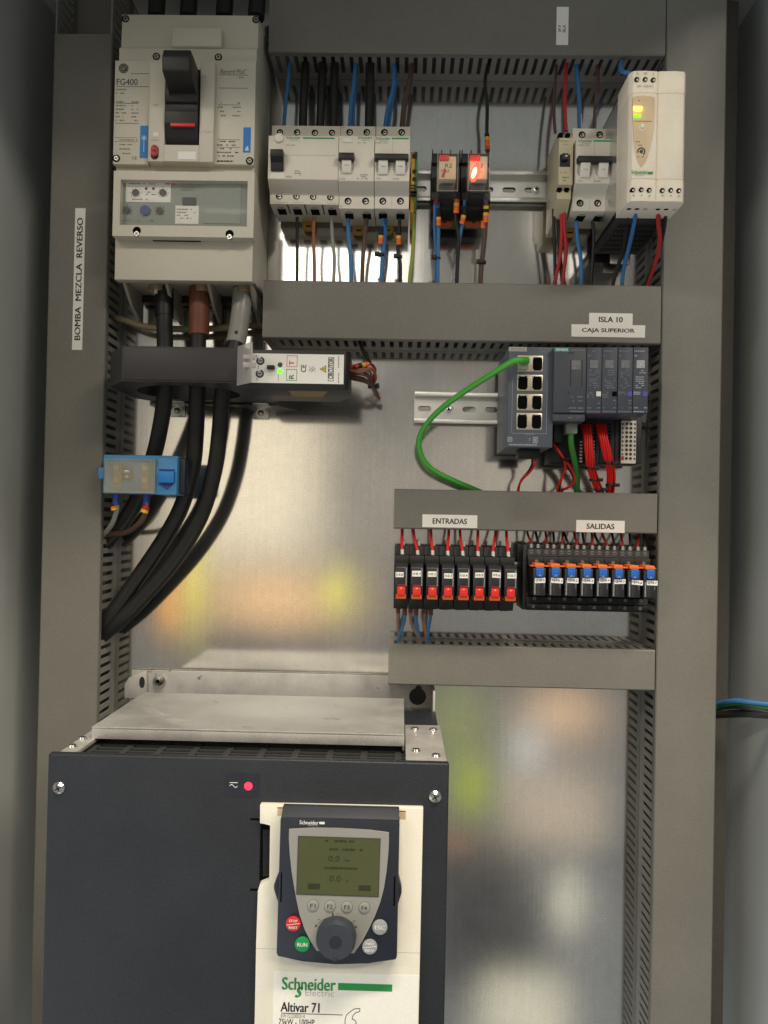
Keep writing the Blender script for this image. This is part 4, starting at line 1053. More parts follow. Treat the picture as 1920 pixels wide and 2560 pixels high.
upw('single black wire with an orange marker rising above the glowing relay', [(1219, 388, 58), (1217, 335, 54), (1218, 260, 50), (1213, 220, 46), (1214, 190, 42), (1223, 150, 36)], 1.9, 'cable_black', marks=[((1217, 336, 54), (1219, 376, 57), ('dark_black', 'marker_yellow', 'orange', 'orange', 'orange_dim'), 2.7)])
upw('thin black wire rising from the narrow beige breaker', [(1388, 332, 60), (1385, 280, 50), (1387, 220, 44), (1392, 150, 34)], 1.7, 'brown_wire')
upw('red wire rising from the narrow beige breaker', [(1416, 328, 62), (1412, 270, 56), (1413, 210, 50), (1417, 148, 38)], 2.2, 'red_wire')
upw('blue wire rising from the breaker beside the power supply', [(1449, 326, 48), (1448, 260, 46), (1444, 190, 42), (1439, 148, 34)], 2.4, 'blue_wire')
upw('dark brown wire rising from the breaker beside the power supply', [(1486, 326, 48), (1489, 260, 46), (1494, 200, 42), (1492, 148, 34)], 2.1, 'brown_wire')
upw('blue wire looping from the top duct behind the power supply', [(1562, 140, 40), (1552, 158, 60), (1554, 176, 80), (1575, 184, 84), (1610, 186, 60)], 2.3, 'blue_wire')
def dnw(label, path, r, mat, **k): return wire(label, path, r, mat, 'wires dropping from the top row into the wide duct', **k)
dnw('black wire dropping from the widest device', [(743, 542, 54), (743, 600, 48), (743, 660, 46), (742, 740, 42)], 1.7, 'cable_black')
dnw('copper brown wire dropping from the widest device', [(785, 542, 54), (784, 600, 48), (786, 660, 46), (786, 740, 42)], 1.9, 'copper_wire')
dnw('grey wire dropping from the widest device', [(829, 542, 54), (831, 600, 48), (836, 650, 46), (832, 740, 42)], 1.9, 'grey_wire')
dnw('blue wire dropping from the middle residual breaker', [(870, 546, 54), (872, 600, 48), (877, 650, 46), (878, 740, 42)], 2.3, 'blue_wire')
dnw('brown wire dropping from the middle residual breaker', [(917, 546, 54), (911, 600, 48), (907, 650, 46), (904, 740, 42)], 2.3, 'brown_wire')
w_ = dnw('blue wire with a black and orange marker dropping from the breaker beside the earth terminal', [(957, 546, 56), (959, 590, 50), (956, 650, 47), (951, 740, 42)], 2.3, 'blue_wire', marks=[((953, 566, 58), (951, 610, 54), ('dark_black', 'dark_black', 'dark_black', 'marker_yellow', 'orange', 'orange'), 2.7)], ties=[(952, 637, 48, 4)])
m = MB(); m.tube([P3(*p) for p in ((964, 546, 52), (962, 600, 46), (956, 660, 43), (954, 740, 40))], 2.2, 'blue_wire', 8); build('second_strand', m, w_)
dnw('black wire with a black and orange marker dropping beside the earth terminal', [(1000, 546, 56), (997, 590, 50), (995, 630, 47), (1001, 665, 46), (1000, 740, 42)], 1.9, 'cable_black', marks=[((997, 566, 58), (996, 612, 54), ('dark_black', 'dark_black', 'dark_black', 'marker_yellow', 'orange', 'orange'), 2.7)], ties=[(998, 642, 47, 3.4)])
dnw('green and yellow earth wire dropping from the earth terminal', [(1036, 490, 56), (1035, 560, 50), (1032, 630, 46), (1025, 690, 44), (1022, 740, 42)], 2.0, 'green_yellow')
w_ = dnw('pair of blue wires with a cable tie under the left clear relay', [(1088, 505, 70), (1087, 570, 60), (1091, 640, 50), (1092, 740, 42)], 1.9, 'blue_wire', marks=[((1097, 520, 72), (1096, 564, 66), ('dark_black', 'dark_black', 'dark_black', 'marker_yellow', 'orange', 'orange'), 2.5)], ties=[(1093, 645, 50, 3.8)])
m = MB(); m.tube([P3(*p) for p in ((1095, 505, 70), (1096, 575, 62), (1095, 640, 52), (1094, 740, 44))], 2.0, 'blue_wire', 8); build('second_strand', m, w_)
m = MB(); m.tube([P3(1091, 497, 73), P3(1091, 512, 71)], 2.6, 'dark_red', 10); build('ferrule', m, w_)
dnw('black wire with an orange marker under the left clear relay', [(1141, 497, 72), (1139, 540, 66), (1147, 595, 58), (1144, 650, 50), (1140, 740, 42)], 2.0, 'cable_black', marks=[((1142, 498, 76), (1140, 533, 72), ('orange_dim', 'marker_yellow', 'orange', 'orange'), 3.0)])
dnw('short blue wire with a black and orange marker between the clear relays', [(1161, 500, 72), (1159, 545, 66), (1152, 580, 60), (1148, 610, 54), (1145, 655, 46), (1142, 740, 40)], 1.7, 'blue_wire', marks=[((1165, 516, 73), (1154, 560, 68), ('dark_black', 'dark_black', 'dark_black', 'marker_yellow', 'orange', 'orange'), 2.6)])
w_ = dnw('thick dark brown wire with a cable tie under the glowing relay', [(1215, 500, 72), (1214, 555, 64), (1209, 620, 54), (1203, 670, 48), (1200, 740, 42)], 2.6, 'brown_wire', marks=[((1215, 514, 74), (1214, 556, 68), ('marker_yellow', 'dark_black', 'marker_yellow', 'orange', 'orange'), 3.0)], ties=[(1206, 656, 50, 4)])
m = MB(); m.tube([P3(1209, 552, 66), P3(1207, 570, 63)], 2.6, 'orange', 10); build('second_marker', m, w_)
dnw('black wire dropping from the narrow beige breaker, leftmost of four', [(1384, 522, 60), (1385, 580, 54), (1387, 650, 48), (1389, 740, 42)], 1.8, 'cable_black')
dnw('black wire crossing behind the red wires below the narrow beige breaker', [(1393, 522, 58), (1397, 590, 50), (1402, 660, 46), (1408, 740, 42)], 1.9, 'cable_black')
dnw('red wire dropping from the narrow beige breaker and bending left', [(1402, 520, 62), (1404, 570, 58), (1400, 640, 52), (1388, 700, 46), (1380, 740, 42)], 2.0, 'red_wire')
dnw('red wire dropping from the narrow beige breaker, rightmost of four', [(1410, 520, 64), (1411, 570, 58), (1415, 630, 52), (1408, 690, 46), (1404, 740, 42)], 2.0, 'red_wire')
dnw('blue wire dropping from the breaker beside the power supply', [(1440, 552, 54), (1444, 600, 50), (1453, 660, 46), (1453, 740, 42)], 2.2, 'blue_wire')
dnw('black wire dropping from the breaker beside the power supply', [(1482, 552, 54), (1484, 600, 50), (1481, 660, 46), (1475, 740, 42)], 1.9, 'cable_black')
dnw('black wire dropping from the left end of the power supply', [(1572, 510, 146), (1568, 560, 110), (1560, 620, 80), (1540, 680, 58), (1526, 740, 44)], 2.0, 'cable_black')
dnw('blue wire dropping from the power supply', [(1592, 510, 148), (1585, 560, 116), (1572, 620, 84), (1558, 680, 60), (1554, 740, 44)], 2.1, 'blue_wire')
dnw('red wire with a white ferrule dropping from the power supply', [(1645, 505, 148), (1646, 560, 120), (1649, 600, 100), (1640, 650, 76), (1622, 700, 54), (1608, 740, 44)], 2.2, 'red_wire', ferr=((1645, 503, 149), (1645, 520, 146), 2.6, 'offwhite'))
dnw('black wire with a white ferrule dropping from the power supply', [(1666, 505, 148), (1662, 560, 116), (1652, 610, 92), (1634, 660, 70), (1616, 705, 52), (1602, 740, 44)], 1.9, 'cable_black', ferr=((1666, 503, 149), (1666, 518, 146), 2.6, 'offwhite'))

# ------------------------------------------------------------------ network switch
sw = thing('network_switch', 'blue grey network switch with eight ports in two columns', 'network switch', P3(1320, 1000, 15))
d = 113
x0, x1, z0, z1 = R(1270, 867, 1383, 1118, d)
m = MB(); m.box(x0, x1, z0, z1, d-6, d, 'siemens_grey', .8); m.box(x0+.3, x1-.3, z0+.3, z1-.3, 16, d-6.1, 'siemens_side', .5); swb = build('housing', m, sw)
k = lambda u, v: W(1230+u*.2592, 850+v*.2592, d)
def kb(u0, v0, u1, v1): return R(1230+u0*.2592, 850+v0*.2592, 1230+u1*.2592, 850+v1*.2592, d)
m = MB(); a, b, c, e = kb(162, 68, 335, 110); m.box(a, b, c, e, d-.1, d+.25, 'cream_side'); m.text('SIEMENS', (a+b)/2, (c+e)/2, d+.25, 'grey_print', w=14, h=2.6, bold=.02); build('brand_plate', m, swb)
m = MB()
a, b, c, e = kb(195, 210, 530, 900); t = .3
m.box(a, a+t, c, e-18, d-.05, d+.1, 'print_grey'); m.box(b-t, b, c, e-18, d-.05, d+.1, 'print_grey'); m.box(a, b, c-t, c, d-.05, d+.1, 'print_grey')
cc = k(360, 908); m.text('LAN P1-P8', cc[0], cc[1], d, 'print_grey', w=9, h=1.3)
for u0, v0, u1, v1 in ((150, 935, 195, 980), (395, 935, 440, 995)):
    a, b, c, e = kb(u0, v0, u1, v1); m.box(a, b, c, e, d-.05, d+.1, 'print_grey'); m.box(a+.8, b-.8, c+.8, e-.8, d, d+.16, 'siemens_grey'); m.box(a+1.6, b-1.6, c+1.6, e-1.6, d, d+.2, 'print_grey')
a, b, c, e = kb(150, 1000, 440, 1022); m.prints(a, b, c, e, 1, d, 'print_grey', 1.2, rag=.05); a, b, c, e = kb(440, 70, 580, 120); m2 = MB(); m2.prints(a, b, c, e, 2, d, 'print_dim', 1.0); build('type_print', m2, swb)
a, b, c, e = kb(358, 945, 370, 975); m.prints(a, b, c, e, 2, d, 'print_grey', 1.0, rag=.01)
build('front_print', m, swb)
for r_, (v0, v1) in enumerate(((150, 306), (335, 492), (522, 680), (705, 866))):
    a, b, c, e = kb(246-r_*3, v0, 490-r_*3, v1); w = b-a
    m = MB(); m.box(a, b, c, e, d-.2, d+.5, 'port_metal', .2)
    for q0, q1 in ((a+w*.03, a+w*.41), (a+w*.60, a+w*.97)):
        m.box(q0, q1, c+1.2, e-1.4, d+.4, d+.62, 'hole_black'); qm = (q0+q1)/2
        for q in (q0, q1-1): m.box(q, q+1, c+1.2, c+2.6, d+.6, d+.75, 'port_metal'); m.box(q, q+1, e-3.4, e-1.4, d+.6, d+.75, 'print_grey')
        m.box(qm-2.2, qm+2.2, e-1.9, e-.9, d+.5, d+.7, 'port_metal')
    build('port_pair', m, sw)
m = MB(); c = k(370, 1105); m.box(c[0]-9, c[0]+12, z0-9, z0-.2, 70, 98, 'dark_black', .6); build('power_plug', m, sw)

# ------------------------------------------------------------------ remote I/O station
im = thing('interface_module', 'dark grey interface module with a teal name plate beside the switch', 'controller module', P3(1425, 960, 15))
d = 121
def kb(u0, v0, u1, v1, dd=None): return R(1230+u0*.2592, 850+v0*.2592, 1230+u1*.2592, 850+v1*.2592, dd or d)
k = lambda u, v: W(1230+u*.2592, 850+v*.2592, d)
x0, x1, z0, z1 = kb(596, 68, 908, 702); _, _, z00, _ = kb(596, 700, 905, 780)
m = MB(); m.box(x0, x1, z0, z1, 16, d, 'siemens_dark', .8); m.box(x0, x1, z00, z0-.2, 16, d-3, 'siemens_dark', .8); imb = build('housing', m, im)
m = MB(); a, b, c, e = kb(598, 72, 747, 116); m.box(a, b, c, e, d-.1, d+.25, 'teal'); m.text('SIEMENS', (a+b)/2, (c+e)/2, d+.25, 'label_white', w=12, h=2.5, bold=.02); build('brand_plate', m, imb)
m = MB()
for u in (758, 868): a, b, c, e = kb(u-4, 195, u+4, 450); m.box(a, b, c, e, d-.05, d+.08, 'dark_black')
for q, n in (((765, 88, 895, 108), 1), ((735, 535, 875, 560), 1), ((735, 575, 875, 600), 1), ((720, 680, 885, 695), 1), ((735, 650, 885, 662), 1)): a, b, c, e = kb(*q); m.prints(a, b, c, e, n, d, 'print_dim', 1.3, rag=.03)
a, b, c, e = kb(732, 120, 792, 132); m.prints(a, b, c, e, 1, d, 'ink', 1.2, rag=.03)
for v in (510, 645): c = k(737, v); m.cyl(c, 'd', .9, d-.05, d+.1, 'ink', 10)
a, b, c, e = kb(742, 738, 838, 752); m.prints(a, b, c, e, 1, d-3, 'print_dim', 1.1, rag=.03)
a, b, c, e = kb(768, 196, 855, 283); m.box(a, b, c, e, d-.05, d+.1, 'code_patch')
build('front_print', m, imb)
m = MB(); a, b, c, e = kb(590, 765, 910, 1180, 70); m.box(a, b, c, e, 16, 60, 'dark_black', .6); a, b, c, e = kb(590, 765, 690, 990, 80); m.box(a, b, c, e, 60.2, 84, 'dark_black', .6); build('lower_connector', m, im)
labels = ('white', 'black', 'violet', 'violet')
mods = ('grey input module with a white square, first beside the interface module', 'grey module with a black square, second of four', 'grey module with a violet square, third of four with a dimmer print', 'grey module with a violet square and bright print at the right end of the station')
for i, (u0, u1) in enumerate(((912, 1058), (1060, 1210), (1214, 1358), (1361, 1507))):
    md = thing('io_module', mods[i], 'controller module', P3(1230+(u0+u1)/2*.2592, 960, 15), 'remote input and output modules')
    x0, x1, z0, z1 = kb(u0, 70, u1, 708)
    m = MB(); m.box(x0+.15, x1-.15, z0, z1, 56, d, 'module_grey', .6); hb = build('housing', m, md)
    bright = 'print_grey' if i == 3 else 'print_dim'
    m = MB()
    for q, n in (((u0+12, 98, u0+110, 116), 1), ((u0+12, 145, u0+45, 158), 1), ((u0+25, 285, u1-22, 470), 9), ((u0+5, 495, u0+75, 530 if i > 1 else 560), 2 if i > 1 else 3), ((u0+10, 648, u0+45, 660), 1), ((u1-42, 648, u1-10, 660), 1), ((u0+5, 682, u1-10, 700), 1), ((u1-42, 570, u1-8, 625), 2)):
        a, b, c, e = kb(*q); m.prints(a, b, c, e, n, d, bright, 1.1 if n < 4 else 1.0, rag=.05 if n == 1 else .25, fill=.9 if n == 1 else .6)
    a, b, c, e = kb(u0+34, 195, u0+112, 270); m.box(a, b, c, e, d-.05, d+.1, 'code_bright' if i == 3 else 'code_patch')
    build('front_print', m, hb)
    m = MB(); a, b, c, e = kb(u1-52, 497, u1-8, 543); m.box(a, b, c, e, d-.1, d+.35, {'white': 'label_white', 'black': 'hole_black', 'violet': 'violet'}[labels[i]]); build('colour_square', m, md)
    # terminal base below
    db = 62; x0, x1, z0, z1 = kb(u0-(8 if i else 0)-i*9, 712, u1-(8 if i else 0)-i*9-(2 if i < 3 else 40), 1188, db)
    x0, x1, z0, z1 = kb(u0-18*(i+1)/2, 712, u1-18*(i+2)/2 + (0 if i < 3 else -18), 1190, db)
    m = MB(); m.box(x0+.1, x1-.1, z0, z1, 16, db, 'base_black', .5)
    for r_ in range(10):
        for q in range(2):
            z = z1-11-r_*(z1-z0-14)/10; xx = x0+(x1-x0)*(.34+.30*q)
            if i != 3: m.ring((xx, z), 1.4, 2.1, db-.1, db+.3, 'black_plastic', 12); m.cyl((xx, z), 'd', 1.4, db-.05, db+.1, 'hole_black', 12)
    build('terminal_base', m, md)
    if i == 2:
        wx0, wx1, wz0, wz1 = kb(1246, 778, 1390, 1190, db+4)
        m = MB(); m.box(wx0, wx1, wz0, wz1, db+.2, db+4, 'offwhite', .5)
        for r_ in range(9):
            z = wz1-3.6-r_*(wz1-wz0-6)/8.6
            for q in range(2):
                xx = wx0+(wx1-wx0)*(.36+.27*q); m.cyl((xx, z), 'd', 1.75, db+3.9, db+4.15, 'ink_soft', 14); m.cyl((xx+.2, z+.3), 'd', 1.2, db+4.1, db+4.25, 'dark_black', 12)
            for q in (.10, .90): m.box(wx0+(wx1-wx0)*q-.9, wx0+(wx1-wx0)*q+.9, z-1.2, z+1.0, db+3.9, db+4.15, 'print_dark')
        a, b, c, e = kb(1246, 1120, 1272, 1160, db+4); m.box(a, b, c, e, db+3.95, db+4.3, 'red')
        build('white_terminal_column', m, md)
    if i in (0, 1):
        a, b, c, e = kb(u0-66 if i == 0 else u0-85, 960, u0-40 if i == 0 else u0-70, 1180 if i == 0 else 1160, db+1)
        m = MB()
        for r_ in range(7): m.box(a, b, c+r_*(e-c)/7, c+(r_+.55)*(e-c)/7, db-.1, db+1, 'cream_side')
        build('marker_strip', m, md)

# ------------------------------------------------------------------ cables of the switch and the station
m = MB(); pts = [(1318, 900, 128), (1300, 900, 136), (1277, 906, 134), (1222, 940, 118), (1161, 979, 98), (1105, 1020, 80), (1068, 1058, 66), (1051, 1088, 58), (1047, 1112, 54), (1052, 1136, 50), (1066, 1160, 46), (1092, 1181, 42), (1136, 1203, 38), (1186, 1224, 34), (1240, 1248, 30)]
m.tube([P3(*p) for p in pts], 3.05, 'green_cable', 14)
gc = build('network_cable', m, None, at=P3(*pts[0])); tag(gc, 'long bright green network cable arching left from the top port of the switch', 'cable', 'green network cables')
m = MB(); a, b, c, e = R(1296, 908, 1320, 923, 122); m.box(a, b, c, e, 113.7, 121, 'rj_clear', .6); a, b, c, e = R(1299, 894, 1324, 908, 124); m.box(a, b, c, e, 113.7, 126, 'green_cable', 1.5); build('plug', m, gc)
m = MB(); pts = [(1427, 1082, 96), (1428, 1112, 92), (1436, 1150, 78), (1443, 1185, 62), (1442, 1226, 48), (1440, 1270, 38)]
m.tube([P3(*p) for p in pts], 3.0, 'green_dark', 14)
gc = build('network_cable', m, None, at=P3(*pts[0])); tag(gc, 'short dark green network cable hanging straight down from the interface module', 'cable', 'green network cables')
m = MB(); a, b, c, e = R(1416, 1058, 1444, 1084, 100); m.box(a, b, c, e, 84.2, 100, 'rj_clear', 1); build('plug', m, gc)
rr = random.Random(3)
def red_bundle(label, path, n, rad, ties, spread=1.0):
    root = thing('wire_bundle', label, 'wires', P3(*path[0]), 'red wire bundles of the station')
    for i in range(n):
        t = 2*math.pi*i/n; m = MB(); rad_ = rad if i else 0
        pp = []
        for j, p in enumerate(path):
            x, d_, z = P3(*p); q = rad_*(1.15 if j == 0 else .95); tt = t+.25*j
            pp.append((x+q*math.cos(tt)*spread+rr.uniform(-.3, .3), d_+q*math.sin(tt), z+rr.uniform(-.2, .2)))
        m.tube(pp, .95, 'bright_red', 7); build('strand', m, root)
    for u, v, d_, r_ in ties:
        m = MB(); c = P3(u, v, d_); m.cyl((c[0], c[1]), 'z', r_, c[2]-1.3, c[2]+1.3, 'dark_black', 18, bev=.3); m.box(c[0]+r_*.4, c[0]+r_+2.4, c[2]-1.7, c[2]+1.8, c[1]+r_*.3, c[1]+r_+1, 'dark_black', .3); build('cable_tie', m, root)
red_bundle('left bundle of thin red wires under the station, two ties', [(1466, 1062, 74), (1470, 1090, 86), (1473, 1130, 86), (1478, 1170, 74), (1490, 1205, 60), (1500, 1232, 48), (1505, 1270, 38)], 11, 4.1, [(1476, 1171, 74, 5.6), (1486, 1200, 62, 5.4), (1498, 1224, 52, 5.2)])
red_bundle('right bundle of thin red wires under the station, tied above the duct', [(1502, 1062, 74), (1508, 1090, 86), (1517, 1130, 84), (1524, 1160, 76), (1528, 1190, 64), (1526, 1222, 52), (1520, 1270, 40)], 11, 4.1, [(1522, 1159, 77, 5.8), (1527, 1213, 56, 5.6)])
def pair(label, path, off=2.2, r=1.25):
    root = thing('twisted_pair', label, 'wires', P3(*path[0]), 'red and black wire pairs')
    for s_, mm in ((1, 'bright_red'), (-1, 'cable_black')):
        m = MB(); pp = []
        for j, p in enumerate(path):
            x, d_, z = P3(*p); pp.append((x+s_*off*math.cos(.5*j)*.6, d_+s_*off*math.sin(.5*j)*.6+(.5 if s_ > 0 else 0), z))
        m.tube(pp, r, mm, 8); build('strand', m, root)
    return root
pair('red and black pair from the plug under the network switch', [(1334, 1150, 84), (1333, 1162, 80), (1322, 1180, 66), (1304, 1200, 52), (1296, 1222, 44), (1294, 1260, 38)])
p_ = pair('red and black pair beside the switch, left side of its loop', [(1381, 1110, 70), (1397, 1133, 72), (1409, 1152, 68), (1411, 1175, 62), (1402, 1200, 54), (1395, 1225, 46), (1394, 1262, 38)])
m = MB(); c = P3(1411, 1150, 70); m.cyl((c[0], c[1]), 'z', 3.6, c[2]-1.4, c[2]+1.4, 'dark_black', 14, bev=.3); m.box(c[0]+1, c[0]+6, c[2]-.5, c[2]+2.4, c[1]+1, c[1]+4, 'dark_black', .3); build('cable_tie', m, p_)
pair('red and black pair beside the switch, right side of its loop', [(1411, 1152, 66), (1424, 1170, 64), (1434, 1190, 60), (1433, 1206, 54), (1418, 1220, 48), (1402, 1228, 42), (1392, 1262, 36)])

# ------------------------------------------------------------------ relay rows
UR, ZR = 1000, None
def zl(u, v, d): return Z(u, v, d)
def seat(u, d=66):      # column centre in mm from its pixel column on the relay row
    return X(u, 1440, d)
inp_u = [970+.211*a for a in (157, 335, 515, 697, 877, 1057, 1238, 1412)]
out_u = [1337, 1376, 1413.5, 1451, 1489.5, 1527, 1566, 1604]
pitch_in = (seat(inp_u[-1])-seat(inp_u[0]))/7; pitch_out = (seat(out_u[-1])-seat(out_u[0]))/7
Wd = 15.2
def base_in():
    u = 1003; z = lambda v, d: Z(u, v, d)-zrr_loc
    zrr_loc = Z(u, 1439, 15)
    ob = (seat(inp_u[0]), 0, zrr)
    o = thing('input_relay', 'black input relay marked I10.0 with a red latch', 'relay', (ob[0], 15, ob[2]), 'input relays with red latches')
    cx, cz = ob[0], ob[2]; h = Wd/2
    zT, zS, zR, zB = cz+z(1364, 52), cz+z(1388, 66), cz+z(1412, 66), cz+z(1523, 62)
    m = MB()
    m.prismX([(14, zB), (14, zT), (50, zT), (50, zS), (66, zS-.6), (66, zR), (58, zR-1), (58, cz+z(1490, 62)), (64, cz+z(1494, 64)), (64, zB+9), (58, zB)], cx-h, cx+h, 'relay_black', .35)
    m.box(cx-.6, cx+2.4, zS-.1, zS+.4, 50.1, 60, 'hole_black')
    for x in (-3.6, 3.6):
        m.cyl((cx+x, zB+14), 'd', 2.1, 63.6, 64.3, 'worn_screw', 14); m.box(cx+x-1.6, cx+x+1.6, zB+13.7, zB+14.3, 64.2, 64.4, 'hole_black')
    m.box(cx-2, cx+3, zS-10, zS-9.4, 65.9, 66.2, 'print_dim'); m.prismD([(cx-1, zS-14), (cx+3, zS-13), (cx+1, zS-16)], 65.9, 66.2, 'print_dim')
    m.box(cx-6, cx+2, zS-4, zS-3.6, 65.9, 66.1, 'print_dark')
    m.box(cx-5, cx+4, zB-1.6, zB+2, 20, 46, 'rust_sleeve', .4)
    build('socket', m, o)
    d = 96; a, b, c, e = cx-6.4, cx+6.4, cz+z(1489, d), cz+z(1413, d)
    m = MB(); m.prismX([(58.2, c), (58.2, e+1), (d-5, e+1), (d, e-2.6), (d, c+.3), (d-1, c)], a, b, 'relay_case', .5)
    m.prints(a+8.2, a+10.6, e-10, e-4, 4, d, 'print_dark', .8)
    for xx, z0_, z1_, mm in ((b-1.9, e-21, e-4, 'print_grey'), (a+.8, e-19, e-9, 'print_dark')):
        zz_ = z0_
        while zz_ < z1_: m.box(xx, xx+1.0, zz_, zz_+.9, d-.05, d+.1, mm); zz_ += 1.4
    build('relay_case', m, o)
    m = MB(); lz0, lz1 = c+.5, cz+z(1467, d+4)
    pr = [(cx-4.0, lz0), (cx+4.2, lz0), (cx+4.2, lz1-1.6), (cx+3, lz1), (cx-2.8, lz1), (cx-4.0, lz1-1.6)]
    m.prismD(pr, d-.3, d+3, 'latch_red', .3)
    for i in range(6): m.box(cx-3.9, cx+4.1, lz0+1.2+i*1.75, lz0+1.75+i*1.75, d+2.9, d+3.12, 'red')
    m.prismD([(cx-1.2, lz1-2.4), (cx+1.4, lz1-2.4), (cx+.1, lz1-.7)], d+2.9, d+3.2, 'marker_yellow')
    build('latch', m, o)
    m = MB(); m.box(cx-5.3, cx+5.3, c-3.6, c+.8, 62, d+1.5, 'orange_dim', .5); build('retainer', m, o)
    return o
proto = base_in()
ins = []
for i in range(8):
    o = proto if i == 0 else dup(proto)
    if i: o.location.x = (seat(inp_u[0])+pitch_in*i)*.001
    ins.append(o); retag(o, f'black input relay marked I10.{i} with a red latch and orange retainer')
d = 96
lu = [(90, 185, 522, 582), (285, 392, 507, 575), (472, 575, 514, 578), (665, 765, 537, 598), (847, 950, 530, 594), (1032, 1135, 528, 588), (1235, 1335, 525, 590), (1415, 1522, 533, 597)]
tilt = [0, .03, .03, -.02, .02, .03, -.03, .02]
for i, (o, q) in enumerate(zip(ins, lu)):
    a, b, c, e = R(970+q[0]*.211, 1320+q[2]*.211, 970+q[1]*.211, 1320+q[3]*.211, d)
    sx0 = o.location.x*1000; a, b = max(a, sx0-6.2), min(b, sx0+7.2)
    m = MB(); t = tilt[i]; m.prismD([(a, c-t*4), (b, c+t*4), (b, e+t*4), (a, e-t*4)], d-.05, d+.25, 'label_white'); st = build('label_sticker', m, o)
    m = MB(); m.text(f'I10.{i}', (a+b)/2, (c+e)/2, d+.25, 'ink', w=(b-a)*.82, h=2.4, bold=.02, rot=t); build('lettering', m, st)
# output relays
def base_out():
    u = 1345; z0_ = Z(u, 1446, 15); cz = zrr; cx = seat(out_u[0]); h = (pitch_out-.2)/2
    z = lambda v, d: Z(u, v, d)-z0_+cz
    o = thing('output_relay', 'x', 'relay', (cx, 15, cz), 'output relays with blue latches')
    zT, zS, zR, zB = z(1362, 56), z(1390, 66), z(1412, 72), z(1527, 64)
    m = MB()
    m.prismX([(14, zB), (14, zT), (54, zT), (54, z(1371, 56)), (64, z(1372, 64)), (64, zS), (70, zS-.8), (70, zR), (58, zR-1), (58, z(1490, 62)), (62, z(1493, 64)), (62, z(1508, 64)), (66, z(1510, 66)), (66, zB+4), (60, zB)], cx-h, cx+h, 'relay_black', .35)
    for x in (-3.9, 3.9):
        zc = z(1380, 64); m.cyl((cx+x, zc), 'd', 2.2, 63.6, 64.3, 'worn_screw', 14); m.box(cx+x-1.7, cx+x+1.7, zc-.3, zc+.3, 64.2, 64.4, 'hole_black')
    for x, v in ((1, 1403), (-1, 1517), (.5, 1498)):
        m.cyl((cx+x, z(v, 68)), 'd', 1.9, 61, 70.3 if v < 1410 else (66.3 if v > 1510 else 62.3), 'worn_screw', 14)
    m.cyl((cx-2, 40), 'z', 6, zT, zT+1.6, 'rust_sleeve', 16)
    build('socket', m, o)
    d = 97; a, b, c, e = cx-6.3, cx+6.3, z(1490, d), z(1421, d)
    m = MB(); m.prismX([(58.2, c), (58.2, e), (d, e), (d, c+.4), (d-1, c)], a, b, 'relay_case', .5)
    for xx, w, mm, l0, l1 in ((a+1.2, 1.3, 'print_grey', .05, .56), (a+4.2, .7, 'print_dark', .05, .48), (a+5.8, .6, 'print_dark', .05, .42), (b-1.8, .8, 'print_dim', .3, .58)):
        zz_ = c+(e-c)*l0
        while zz_ < c+(e-c)*l1: m.box(xx, xx+w, zz_, zz_+.8, d-.05, d+.1, mm); zz_ += 1.25
    build('relay_case', m, o)
    lz0, lz1 = z(1442, d+3), z(1419, d+3)
    m = MB(); m.prismD([(cx-3.8, lz0+1.6), (cx-2.7, lz0), (cx+2.7, lz0), (cx+3.8, lz0+1.6), (cx+3.8, lz1), (cx-3.8, lz1)], d-.3, d+3, 'latch_blue', .3)
    for i in range(5): m.box(cx-3.7, cx+3.7, lz1-1.4-i*1.6, lz1-.9-i*1.6, d+2.9, d+3.12, 'navy')
    m.prismD([(cx-1.3, lz0+.6), (cx+1.3, lz0+.6), (cx, lz0+2.6)], d+2.9, d+3.2, 'yellow_dim')
    build('latch', m, o)
    m = MB(); m.box(cx-4.7, cx+4.7, lz1+.1, lz1+3.8, 72, d, 'orange', .4); m.box(cx-8.0, cx+8.0, lz1+.3, lz1+1.6, 76, d-6, 'orange', .3); build('retainer', m, o)
    return o
proto = base_out(); outs = []
for i in range(8):
    o = proto if i == 0 else dup(proto)
    if i: o.location.x = (seat(out_u[0])+pitch_out*i)*.001
    outs.append(o); retag(o, f'black output relay marked Q10.{i} with a blue latch and orange retainer')
d = 97
lu = [(250, 362, 545, 600), (428, 555, 545, 602), (603, 725, 545, 602), (770, 893, 548, 604), (953, 1073, 545, 600), (1118, 1238, 560, 610), (1308, 1428, 570, 622), (1472, 1588, 575, 626)]
tilt = [.05, -.06, -.04, -.03, .03, .04, -.09, -.03]
for i, (o, q) in enumerate(zip(outs, lu)):
    a, b, c, e = R(1280+q[0]*.229, 1320+q[2]*.229, 1280+q[1]*.229, 1320+q[3]*.229, d)
    t = tilt[i]; m = MB(); m.prismD([(a, c-t*5), (b, c+t*5), (b, e+t*5), (a, e-t*5)], d-.05, d+.25, 'label_white'); st = build('label_sticker', m, o)
    m = MB(); m.text(f'Q10.{i}', (a+b)/2, (c+e)/2, d+.25, 'ink', w=(b-a)*.84, h=2.4, bold=.02, rot=t); build('lettering', m, st)
m = MB(); cx = seat(out_u[0])-pitch_out/2
a = Z(1330, 1410, 90); m.box(cx-4, cx-.1, Z(1320, 1525, 66), Z(1320, 1362, 66), 14, 62, 'relay_black', .4)
eb_ = build('end_bracket', m, None, at=(cx-2, 15, zrr)); tag(eb_, 'black end bracket left of the blue latched relays', 'bracket')
